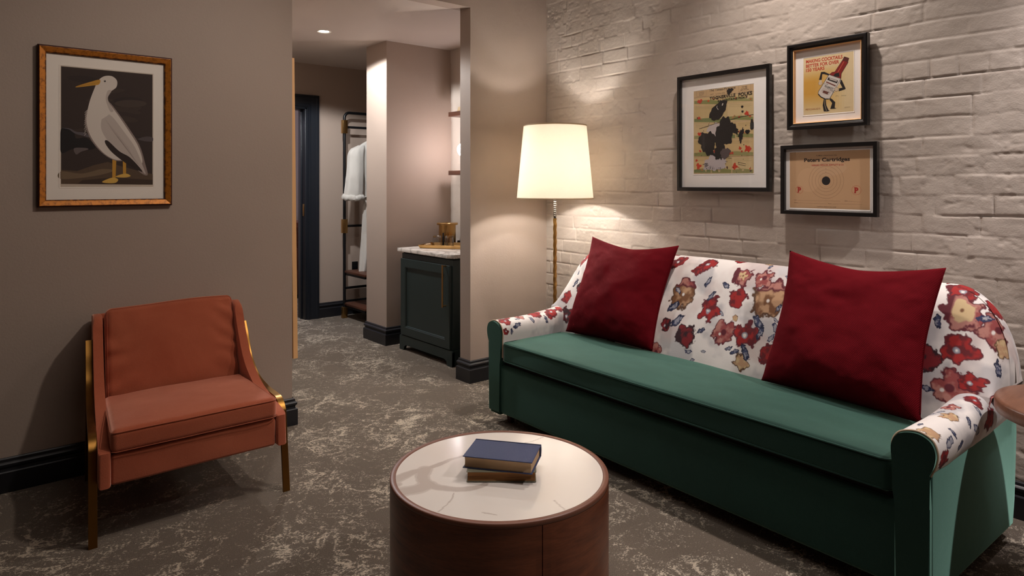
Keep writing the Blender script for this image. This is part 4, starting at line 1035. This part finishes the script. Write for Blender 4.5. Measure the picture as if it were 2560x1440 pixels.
for (x, y, r_) in ((800, 940, 30), (290, 1130, 26), (675, 1125, 26), (295, 455, 22), (790, 570, 20), (725, 935, 14), (285, 625, 14), (295, 795, 18), (265, 1070, 12)):
    c = mp(x, y)
    A.poly([(c[0]+r_*.00062*(1+.35*math.sin(3*t+x))*math.cos(t), c[1]+r_*.0006*(1+.35*math.cos(4*t+y))*math.sin(t)) for t in [2*math.pi*i/30 for i in range(30)]], (204, 62, 34))
A.text('TOONERVILLE', mp(402, 430)[0], mp(672, 400)[0], mp(402, 436)[1], INK, .017, .025, angle=.03)
A.text('FOLKS', mp(702, 390)[0], mp(838, 372)[0], mp(702, 395)[1], INK, .019, .025, angle=.03)
A.text('BY FONTAINE FOX', mp(490, 455)[0], mp(768, 428)[0], mp(490, 455)[1], INK, .011, .015, angle=.03)
# abstract ink splashes (no figure)
def blob(px_, py_, rx, ry, a, c=INK, k_=.1, n_=48, sd=0):
    c0 = mp(px_, py_); s_ = w_/632; out = []
    for i in range(n_):
        t = 2*math.pi*i/n_; r_ = 1+k_*math.sin(3*t+sd)+k_*.7*math.sin(7*t+sd*2)+k_*.5*math.sin(13*t+sd*3)
        x, y = rx*s_*r_*math.cos(t), ry*s_*r_*math.sin(t); out.append((c0[0]+x*math.cos(a)-y*math.sin(a), c0[1]+x*math.sin(a)+y*math.cos(a)))
    A.poly(out, c)
blob(495, 545, 112, 62, .75, k_=.07, sd=1); blob(612, 340, 34, 22, .5, k_=.16, sd=2)
A.ell(*mp(540, 480), .0035, .008, (206, 196, 186), -.4); A.line(pp([(484, 495), (478, 512), (496, 536)]), .0035, (206, 196, 186))
blob(470, 1085, 120, 80, .2, (196, 184, 184), .12, sd=4); blob(455, 745, 70, 60, .2, (204, 190, 186), .15, sd=6)
blob(560, 770, 90, 130, -.15, k_=.12, sd=3); blob(650, 730, 60, 40, -.7, k_=.15, sd=8); blob(735, 800, 22, 62, -.2, k_=.2, sd=5)
blob(385, 880, 92, 105, .3, k_=.13, sd=7); blob(520, 960, 58, 90, .1, k_=.15, sd=9); blob(430, 985, 50, 22, -.6, k_=.2, sd=2)
blob(575, 990, 55, 45, .6, (92, 78, 78), .1, sd=2)
blob(840, 690, 18, 48, 0, k_=.08, sd=3); blob(797, 762, 24, 18, 0, k_=.1); blob(741, 502, 12, 10, 0); blob(745, 552, 11, 9, 0)
A.line(pp([(290, 738), (380, 710), (470, 680), (540, 655)]), .0022, INK); A.line(pp([(620, 640), (740, 605), (852, 583)]), .0022, INK)
for i in range(26):
    a = rg.uniform(3.3, 6.6); r0 = rg.uniform(95, 125); r1 = r0+rg.uniform(15, 55); A.line([mp(480+r0*math.cos(a), 1060-r0*.75*math.sin(a)), mp(480+r1*math.cos(a), 1060-r1*.75*math.sin(a))], .0016, INK)
A.line(pp([(708, 1082), (785, 1098), (782, 1118), (712, 1104), (708, 1082)]), .0018, INK)
for i in range(30): blob(rg.uniform(240, 850), rg.uniform(650, 1190), rg.uniform(1.5, 5), rg.uniform(1.5, 5), 0)
RB = Vector((-.031, -1, 0))
def onbrick(u, z, off=.030): return (XB(u)-off, u, z)
picture('framed_picture', 'thin black framed comic page with black ink splashes, largest picture on the brick wall', frameM(onbrick(2.155, 1.647), RB), .600, .675, .022, .026, M_blackf, M_matw, A, (-.196, .195, -.239, .244))

# --- cocktail bitters poster
w_, h_ = .251, .290; A = Art(); mp = quadmap((265, 345), (1180, 245), (1180, 1330), (280, 1375), w_, h_)
A.poly([(-w_/2, -h_/2), (w_/2, -h_/2), (w_/2, h_/2), (-w_/2, h_/2)], (230, 206, 160))
for i in range(14):   # printed colour fade, darkest left of the middle
    t = i/13; c = [a*(1-t)+b*t for a, b in zip((228, 204, 158), (214, 160, 66))]; k_ = 1-t*.72
    A.poly([(-w_/2+.001, -h_*.46*k_-.005), (-w_/2+w_*.86*k_, -h_*.47*k_-.005), (-w_/2+w_*.90*k_, h_*.36*k_-.005), (-w_/2+.001, h_*.36*k_-.005)], [int(q) for q in c])
RD = (196, 52, 26)
for s_, xa, xb, ya, in (('MAKING COCKTAILS', 315, 985, 436), ('BETTER FOR OVER', 315, 925, 516), ('150 YEARS', 318, 662, 592)):
    a = mp(xa, ya); b = mp(xb, ya-(xb-xa)*.10); A.text(s_, a[0], b[0], a[1], RD, .0165, .028)
BK = (28, 18, 16)
A.poly(pp([(600, 600), (660, 598), (770, 650), (745, 670), (655, 640), (622, 640), (612, 745), (560, 745)]), BK)
A.poly(pp([(935, 740), (975, 760), (1040, 910), (1035, 925), (920, 960), (925, 905), (985, 895), (930, 790)]), BK)
A.poly(pp([(655, 1075), (690, 1090), (700, 1200), (740, 1285), (765, 1300), (720, 1312), (655, 1310), (635, 1200)]), BK); A.line(pp([(672, 1095), (672, 1200), (705, 1300)]), .0012, (230, 210, 170))
A.poly(pp([(760, 1070), (800, 1090), (860, 1150), (850, 1250), (885, 1262), (850, 1268), (770, 1270), (805, 1165), (755, 1100)]), BK)
A.poly(pp([(985, 400), (1085, 440), (965, 640), (955, 730), (750, 650), (800, 612), (850, 605)]), (138, 26, 16)); A.line(pp([(985, 400), (850, 605), (800, 612), (750, 650)]), .0016, BK); A.line(pp([(1085, 440), (965, 640), (958, 735)]), .0022, BK)
A.line(pp([(1010, 430), (900, 620)]), .003, (206, 92, 66)); A.poly(pp([(850, 640), (920, 620), (935, 700), (820, 690)]), BK)
A.poly(pp([(1015, 340), (1100, 372), (1078, 440), (985, 400)]), (92, 30, 22)); A.line(pp([(1015, 340), (1100, 372), (1078, 440), (985, 400), (1015, 340)]), .0014, BK)
A.poly(pp([(745, 650), (955, 735), (945, 800), (760, 1085), (690, 1085), (600, 1040), (550, 985), (555, 950)]), (214, 204, 194)); A.line(pp([(745, 650), (955, 735), (760, 1085), (680, 1090), (600, 1050), (550, 995), (555, 950), (745, 650)]), .0022, BK); A.line(pp([(552, 995), (600, 1048), (680, 1088), (745, 1090)]), .005, BK)
def tl(x, y, d=.35): return mp(x, y)
A.poly(pp([(735, 700), (905, 765), (890, 815), (715, 745)]), BK); A.poly(pp([(760, 715), (890, 765), (884, 785), (750, 735)]), (206, 190, 178)); A.poly(pp([(700, 770), (870, 850), (860, 870), (690, 790)]), (120, 60, 48))
A.poly(pp([(640, 880), (820, 930), (760, 1010), (640, 1000), (600, 940)]), (200, 186, 176)); A.poly(pp([(650, 930), (740, 965), (720, 1010), (630, 970)]), (112, 60, 46)); 
for i in range(16):
    x = 620+rg.uniform(0, 220); y = 830+rg.uniform(-20, 190)-(x-620)*.2; A.line([mp(x, y), mp(x+rg.uniform(20, 60), y+rg.uniform(8, 26))], .0011, BK)
A.text("PEYCHAUD'S", mp(662, 865)[0], mp(830, 900)[0], mp(662, 870)[1], BK, .010, .02, angle=-.42)
for q, a_ in (((590, 800), 0), ((880, 920), .3)): A.ell(*mp(*q), .0095, .0105, (214, 190, 160), a_); A.ring(*mp(*q), .0098, .0009, BK, 30)
A.poly(pp([(568, 742), (615, 742), (615, 780), (568, 780)]), (220, 196, 160))
A.text("PEYCHAUD'S", mp(320, 1280)[0], mp(592, 1275)[0], mp(320, 1284)[1], (176, 106, 60), .0085, .005)
A.line([mp(865+i*12, 1040+(-12 if i % 2 else 10)) for i in range(5)], .0008, BK); A.line([mp(965+i*12, 1040+(-10 if i % 2 else 6)) for i in range(8)], .0008, BK); A.text('2004', mp(1020, 1262)[0], mp(1115, 1258)[0], mp(1020, 1262)[1], (190, 170, 130), .006)
bp = [(0, 0), (0, .030), (.004, .034), (.014, .034), (.020, .026), (.028, .022), (.030, .016), (.030, 0)]
picture('framed_picture', 'black framed poster of a walking cocktail bottle, topmost picture on the brick wall', frameM(onbrick(1.555, 1.8435), RB), .400, .434, .030, .030, M_blackf, M_matw, A, (-.124, .127, -.146, .142), inner_lip=M_gold, prof=bp)

# --- target sheet
w_, h_ = .400, .284; A = Art(); mp = quadmap((165, 240), (1625, 180), (1635, 1275), (160, 1235), w_, h_)
A.poly([(-w_/2, -h_/2), (w_/2, -h_/2), (w_/2, h_/2), (-w_/2, h_/2)], (208, 166, 124))
for i, (a, b, c, d, col) in enumerate(((0, .06, .09, .04, (212, 172, 132)), (-.1, 0, .06, .06, (214, 172, 130)))): 
    A.ell(max(-.2+c, min(.2-c, a)), max(-.142+d, min(.142-d, b)), c, d, col)
A.text('To Make a Good Score, Use', mp(672, 300)[0], mp(1055, 298)[0], mp(672, 303)[1], BK, .0055, .01)
s0 = mp(448, 408); s1 = mp(1285, 390); A.text('Peters Cartridges', s0[0], s1[0], s0[1], BK, .0185, .032)
A.text('HIBBARD, SPENCER, BARTLETT & CO.', mp(590, 485)[0], mp(1182, 475)[0], mp(590, 483)[1], (176, 54, 40), .0085, .022)
c0 = mp(860, 748); px2m = w_/1465
A.ell(*c0, 78*px2m, 78*px2m, BK, n=60)
for r_ in (142, 200, 262, 318): A.ring(*c0, r_*px2m, .0007, (120, 78, 54))
for i, s_ in enumerate('567'): q = mp(855, 530+i*60); A.text(s_, q[0]-.0008, q[0]+.0018, q[1]-.002, BK, .0045)
for x, y, r_ in ((352, 912, 70), (1400, 918, 80)):
    c = mp(x, y); A.ring(*c, r_*px2m, .0009, RD, 48); A.text('P', c[0]-.0085, c[0]+.0095, c[1]-.0125, (176, 44, 30), .0255, .05)
    A.line([(c[0]-.011, c[1]-.0125), (c[0]-.0015, c[1]-.0125)], .003, (176, 44, 30)); A.line([(c[0]-.011, c[1]+.0125), (c[0]-.001, c[1]+.0125)], .003, (176, 44, 30))
for xa, xb, y in ((310, 1120, 1112), (1260, 1480, 1125), (330, 870, 1158), (975, 1500, 1172)): A.line([mp(xa, y-8), mp(xb, y+6)], .0005, (120, 84, 60))
for s_, xa, xb, y in (('Name', 248, 298, 1102), ('Date', 1200, 1252, 1120), ('Distance', 248, 322, 1150), ('Score', 895, 960, 1166), ('Load Peters Shells for best results', 690, 1045, 1222)): A.text(s_, mp(xa, y)[0], mp(xb, y)[0], mp(xa, y)[1], (92, 60, 44), .0042)
picture('framed_picture', 'thin black framed tan shooting target sheet on the brick wall', frameM(onbrick(1.553, 1.372), RB), .480, .352, .020, .026, M_blackf, M_matw, A, (-.200, .200, -.146, .142))

# ------------------------------------------------------------------ minibar cabinet in the nook
mc = thing('minibar_cabinet', 'dark green minibar cabinet with marble worktop in the corridor nook', 'cabinet', (3.16, 4.465, 0))
cx0, cx1, cy0, cy1 = 2.86, 3.44, 4.105, 4.83
bm = nb(); box(bm, cx0+.004, cx1, cy0, cy1, .10, .785, .002); obj('body', bm, M_green_cab, mc, ang=25)
bm = nb()
fo = [(cy0-.012, 0), (cy0+.05, 0), (cy0+.06, .03), (cy0+.085, .045), (cy1-.085, .045), (cy1-.06, .03), (cy1-.05, 0), (cy1+.012, 0), (cy1+.012, .105), (cy1+.006, .118), (cy0-.006, .118), (cy0-.012, .105)]
prism(bm, fo, 'x', cx0-.014, cx0+.01)
fo2 = [(cx0-.012, 0), (cx0+.05, 0), (cx0+.06, .03), (cx0+.085, .045), (cx1-.085, .045), (cx1-.05, 0), (cx1, 0), (cx1, .118), (cx0-.006, .118)]
prism(bm, fo2, 'y', cy0-.012, cy0+.006); box(bm, cx0+.02, cx1-.01, cy0+.02, cy1-.02, .045, .10); obj('plinth', bm, M_green_cab, mc, smooth=False)
dr = nb()   # door: frame and recessed panel
y0, y1, z0_, z1_ = cy0+.012, cy1-.012, .125, .745; xf = cx0-.018
rings = []
for d, x in ((0, cx0+.002), (0, xf+.002), (.002, xf), (.065, xf), (.068, xf+.003), (.073, xf+.003), (.077, xf+.012), (.080, xf+.013)):
    rings.append([dr.verts.new((x, a, b)) for a, b in ((y0+d, z0_+d), (y1-d, z0_+d), (y1-d, z1_-d), (y0+d, z1_-d))])
for A_, B_ in zip(rings, rings[1:]):
    for i in range(4): dr.faces.new((A_[i], A_[(i+1) % 4], B_[(i+1) % 4], B_[i]))
dr.faces.new(rings[0]); dr.faces.new(rings[-1]); dor = obj('door', dr, M_green_cab, mc, smooth=False)
bm = nb(); yh = cy0+.062; sweep(bm, [(xf-.030, yh, .435), (xf-.030, yh, .75)], circ(.0065, 12)); 
for z in (.445, .74): sweep(bm, [(xf+.001, yh, z), (xf-.031, yh, z)], circ(.0055, 12))
obj('handle', bm, M_brass, dor, label='brass bar handle')
bm = nb(); box(bm, cx0+.012, cx1, cy0+.012, cy1-.01, .785, .799); obj('top_rail', bm, M_cabdark, mc, smooth=False)
bm = nb(); prism(bm, [(cx0-.03, cy0+.03), (cx0+.0, cy0-.025), (cx1, cy0-.025), (cx1, cy1+.02), (cx0-.03, cy1+.02)], 'z', .799, .828, .003); obj('worktop', bm, M_marble, mc, ang=25)

tray = thing('serving_tray', 'brass-gold rectangular serving tray on the marble cabinet top', 'tray', (3.189, 4.575, .829), rad(-56.3))
bm = nb(); tw, tl_ = .23, .14
rings = []
for d, z in ((0, 0), (-.008, .026), (-.012, .027), (-.0095, .024), (-.002, .003), (.004, .003)):
    rings.append([bm.verts.new((sx*(tw-d), sy*(tl_-d), z)) for sx, sy in ((-1, -1), (1, -1), (1, 1), (-1, 1))])
for A_, B_ in zip(rings, rings[1:]):
    for i in range(4): bm.faces.new((A_[i], A_[(i+1) % 4], B_[(i+1) % 4], B_[i]))
bm.faces.new(rings[0]); bm.faces.new(rings[-1]); obj('tray_body', bm, M_brass, tray, local=True, smooth=False)
ib = thing('ice_bucket', 'lidded brass ice bucket standing behind the two glass tumblers', 'ice bucket', (3.303, 4.819, .829))
bm = nb(); lathe(bm, [(0, .0), (.070, 0), (.073, .006), (.073, .170), (.0, .170)], (3.303, 4.819, .829), 48); obj('bucket', bm, M_brass, ib)
bm = nb(); lathe(bm, [(0, .1705), (.090, .1705), (.091, .1735), (.091, .185), (.088, .188), (.0, .190)], (3.303, 4.819, .829), 48); lathe(bm, [(0, .1902), (.010, .1902), (.010, .193), (0, .194)], (3.303, 4.819, .829), 20); obj('lid', bm, M_brass, ib)
gl0 = None
for i, (x, y, lb) in enumerate(((3.157, 4.757, 'upturned clear glass tumbler on the tray, the left one'), (3.218, 4.666, 'upturned clear glass tumbler on the tray, the right one next to the jamb'))):
    if gl0 is None:
        bm = nb(); lathe(bm, [(.040, 0), (.033, .082), (.030, .085), (0, .085), (0, .070), (.030, .069), (.0375, 0)], (x, y, .8325), 36)
        gl0 = obj('glass_tumbler', bm, M_glass, label=lb, cat='glass', group='tumblers on the tray', origin=Vector((x, y, .8325)))
    else:
        g = gl0.copy(); COL.objects.link(g); g.location = (x, y, .8325); g['label'] = lb
bm = nb(); sweep(bm, spline([(3.005, 4.703, .846), (3.045, 4.73, .847), (3.085, 4.756, .846)], 5), circ(.012, 12)); obj('rolled_napkin', bm, M_paper, label='small rolled beige napkin at the left end of the tray', cat='napkin')
bm = nb(); lathe(bm, [(0, 0), (.009, 0), (.009, .07), (.0065, .078), (.0065, .104), (0, .105)], (3.215, 4.752, .8325), 16); obj('bottle_opener', bm, M_blackm, label='slim black upright bottle opener between tumbler and ice bucket', cat='bottle opener')
bm = nb(); box(bm, 3.385, 3.445, 4.58, 4.79, .829, .862, .005); obj('storage_box', bm, M_plastic, label='small low black box at the back of the marble worktop beside the ice bucket', cat='box')

# shelves in the nook, sconce
for z, lb in ((1.934, 'upper walnut wall shelf in the nook, above the glowing globe'), (1.427, 'lower walnut wall shelf in the nook, under the glowing globe')):
    t = thing('wall_shelf', lb, 'shelf', (3.40, 4.45, z), group='nook shelves')
    bm = nb(); box(bm, 3.335, 3.462, 4.02, 4.85, z, z+.038, .0015); obj('board', bm, M_shelf, t, ang=25)
    for yb in (4.12, 4.72):
        bm = nb(); prism(bm, [(3.38, z-.0005), (3.462, z-.0005), (3.462, z-.06), (3.452, z-.06), (3.452, z-.012), (3.38, z-.012)], 'y', yb-.012, yb+.012); obj('bracket', bm, M_brass if z > 1.8 else M_blackm, t, smooth=False)
bm = nb(); prism(bm, [(4.40, 1.9725), (4.76, 1.9725), (4.74, 2.012), (4.42, 2.012)], 'x', 3.36, 3.44, .004); obj('storage_box', bm, M_paper, label='low beige box on the upper nook shelf', cat='box')
sco = thing('wall_sconce', 'glowing round globe sconce between the two nook shelves', 'wall lamp', (3.45, 4.60, 1.638))
bm = nb(); bmesh.ops.create_uvsphere(bm, u_segments=32, v_segments=20, radius=.060, matrix=T(3.325, 4.60, 1.638)); obj('globe', bm, M_globe, sco)
bm = nb(); sweep(bm, [(3.380, 4.60, 1.638), (3.455, 4.60, 1.638)], circ(.012, 16)); sweep(bm, [(3.440, 4.60, 1.638), (3.462, 4.60, 1.638)], circ(.045, 32)); obj('wall_mount', bm, M_brass, sco)

# ------------------------------------------------------------------ clothes rack with robe
rk = thing('clothes_rack', 'black tubular clothes rack with brass joints and two walnut shelves in the closet bay', 'clothes rack', (3.5, 6.2, 0))
xr, yr = 3.072, 6.31; xr2 = 3.95
arc = [(xr+.055-.055*math.cos(rad(a)), yr, 2.015+.055*math.sin(rad(a))) for a in range(0, 91, 10)]; arc2 = [(xr2-.055+.055*math.sin(rad(a)), yr, 2.015+.055*math.cos(rad(a))) for a in range(0, 91, 10)]
bm = nb(); sweep(bm, [(xr, yr, 0), (xr, yr, 1.0)]+arc+arc2+[(xr2, yr, 1.0), (xr2, yr, 0)], circ(.0145, 12), side=(0, 1, 0)); obj('tube_frame', bm, M_blackm, rk)
for z in (1.925, .925, .30):
    bm = nb(); sweep(bm, [(xr, yr, z), (xr2, yr, z)], circ(.0125, 12)); obj('rail', bm, M_blackm, rk)
for z0_, z1_ in ((1.86, 1.995), (.855, .995), (0, .112)):
    for x in (xr, xr2):
        bm = nb(); box(bm, x-.027, x+.027, yr-.022, yr+.022, z0_, z1_, .004); obj('joint', bm, M_brass, rk, ang=25)
for z, dx in ((.455, 0), (.13, 0)):
    bm = nb(); box(bm, xr-.004, xr2, 5.86, yr+.02, z, z+.022, .002); sh2 = obj('shelf', bm, M_shelf, rk, ang=25)
    bm = nb(); box(bm, xr+.002, xr2-.006, 5.88, yr+.01, z-.022, z-.0003); obj('under_frame', bm, M_blackm, sh2, smooth=False)
bm = nb(); box(bm, 3.234, 3.30, 6.462, 6.4705, .45, .54, .002); ol = obj('outlet', bm, M_plastic, label='black wall outlet low behind the robe', cat='outlet')
bm = nb(); box(bm, 3.247, 3.287, 6.459, 6.463, .465, .50, .001); obj('socket_face', bm, M_blackm, ol)

robe = thing('bathrobe', 'white waffle bathrobe hanging on the black clothes rack', 'bathrobe', (3.36, 6.15, .47))
def wrinkle(P, a, s_, sd): return P+a*(fbm(P[..., 0:1]*s_+P[..., 2:3]*s_*.35, P[..., 1:2]*s_+P[..., 2:3]*s_*.3, 3, sd)-.5)
def loft(levels, n=64, fold=.0, sd=0, k_=9):
    """levels: (cx, cy, z, rx, ry)"""
    Lv = np.array(spline(levels, 6)); out = []
    for (cx, cy, z, rx, ry) in Lv:
        t = np.linspace(0, 2*np.pi, n+1)[:-1]; r_ = 1+fold*np.sin(k_*t+sd+z*2)*(1 if fold else 0)+.04*(vn(t*3, t*0+z*4, sd)-.5)
        out.append(np.stack([cx+rx*r_*np.cos(t), cy+ry*r_*np.sin(t), np.full(n, z)], -1))
    return np.array(out).transpose(1, 0, 2)
body = loft([(3.38, 6.17, .475, .215, .075), (3.385, 6.17, .65, .205, .075), (3.39, 6.17, .9, .19, .07), (3.39, 6.17, 1.12, .175, .062), (3.395, 6.17, 1.22, .165, .058), (3.39, 6.17, 1.35, .185, .065), (3.385, 6.17, 1.5, .215, .068), (3.38, 6.18, 1.62, .235, .062), (3.38, 6.18, 1.70, .23, .05), (3.38, 6.19, 1.755, .17, .04), (3.38, 6.19, 1.80, .09, .035)], 80, .05, 2, 11)
gridmesh('robe_body', wrinkle(body, .012, 9, 2), M_robe, robe, closed_u=True)
for sg in (-1, 1):
    cx = 3.38+sg*.01
    def sx(v_): return 3.38+sg*v_
    slv = loft([(sx(.195), 6.17, 1.735, .03, .03), (sx(.235), 6.16, 1.70, .070, .05), (sx(.262), 6.15, 1.63, .085, .06), (sx(.27), 6.14, 1.50, .088, .062), (sx(.285), 6.13, 1.38, .092, .062), (sx(.295), 6.13, 1.26, .098, .062), (sx(.298), 6.13, 1.22, .092, .058)], 48, .03, 4, 7)
    s_o = gridmesh('sleeve', wrinkle(slv, .020, 16, 5), M_robe, robe, closed_u=True)
    cf = []
    for i in range(72):
        t = 2*math.pi*i/72; cf.append((sx(.300)+(.092+.006*math.sin(9*t))*math.cos(t), 6.13+.060*math.sin(t), 1.222+.004*math.sin(5*t)+.010*math.sin(t)))
    bm = nb(); sweep(bm, cf, [(a*1.0, b*1.25) for a, b in circ(.024, 10)], closed=True)
    for v in bm.verts: v.co += Vector([.010*(float(vn(np.array(v.co.x*55), np.array((v.co.z+v.co.y)*55), q))-.5) for q in (1, 2, 3)])
    obj('cuff', bm, M_robe, s_o)
bm = nb(); belt = [(3.39+.178*math.cos(t), 6.17+.068*math.sin(t), 1.205+.01*math.sin(2*t)) for t in [2*math.pi*i/48 for i in range(48)]]
sweep(bm, belt, rect(.022, .005, .002), closed=True)
sweep(bm, spline([(3.235, 6.115, 1.205), (3.228, 6.10, 1.12), (3.222, 6.095, .9), (3.205, 6.09, .70), (3.178, 6.09, .50)], 6), rect(.014, .004)); obj('belt', bm, M_robe, robe)
bm = nb(); sweep(bm, spline([(3.31, 6.13, 1.79), (3.30, 6.112, 1.70), (3.33, 6.10, 1.50), (3.385, 6.098, 1.32), (3.40, 6.10, 1.22)], 6), rect(.026, .006, .003)); sweep(bm, spline([(3.45, 6.13, 1.79), (3.46, 6.112, 1.70), (3.43, 6.10, 1.50), (3.375, 6.092, 1.32), (3.36, 6.095, 1.22)], 6), rect(.026, .006, .003)); obj('collar', bm, M_robe, robe)
hg = thing('coat_hanger', 'dark coat hanger holding the white bathrobe', 'hanger', (3.38, 6.2, 1.70))
bm = nb(); sweep(bm, spline([(3.20, 6.19, 1.70), (3.30, 6.19, 1.76), (3.38, 6.19, 1.79), (3.46, 6.19, 1.76), (3.56, 6.19, 1.70)], 6), circ(.012, 10)); obj('hanger_arm', bm, M_blackm, hg)
bm = nb(); sweep(bm, spline([(3.38, 6.20, 1.79), (3.38, 6.22, 1.86), (3.38, 6.27, 1.90), (3.38, 6.29, 1.94), (3.38, 6.31, 1.947), (3.38, 6.332, 1.93)], 6), circ(.003, 8)); obj('hook', bm, M_blackm, hg)

# ------------------------------------------------------------------ dresser in the bedroom beyond
ds = thing('dresser', 'reddish wooden chest of drawers in the bedroom seen through the dark doorway', 'dresser', (2.9, 7.98, 0))
M_dres = wood('reddish_dresser_wood', (84, 44, 34), (112, 62, 48), (1, 6, 6), .4)
bm = nb(); box(bm, 2.75, 3.90, 7.72, 8.25, .05, .895, .004); obj('carcass', bm, M_dres, ds, ang=25)
for i in range(3):
    for xa, xb in ((2.77, 3.32), (3.34, 3.88)):
        z = .10+i*.255; bm = nb(); box(bm, xa, xb, 7.705, 7.719, z, z+.24, .003); d_ = obj('drawer', bm, M_dres, ds, ang=25)
        bm = nb(); sweep(bm, [((xa+xb)/2-.05, 7.690, z+.19), ((xa+xb)/2+.05, 7.690, z+.19)], circ(.005, 8)); 
        for q in (-.045, .045): sweep(bm, [((xa+xb)/2+q, 7.706, z+.19), ((xa+xb)/2+q, 7.690, z+.19)], circ(.004, 8))
        obj('pull', bm, M_brass, d_)
bm = nb(); box(bm, 2.79, 3.86, 7.76, 8.2, 0, .05); obj('plinth', bm, M_blackm, ds, smooth=False)
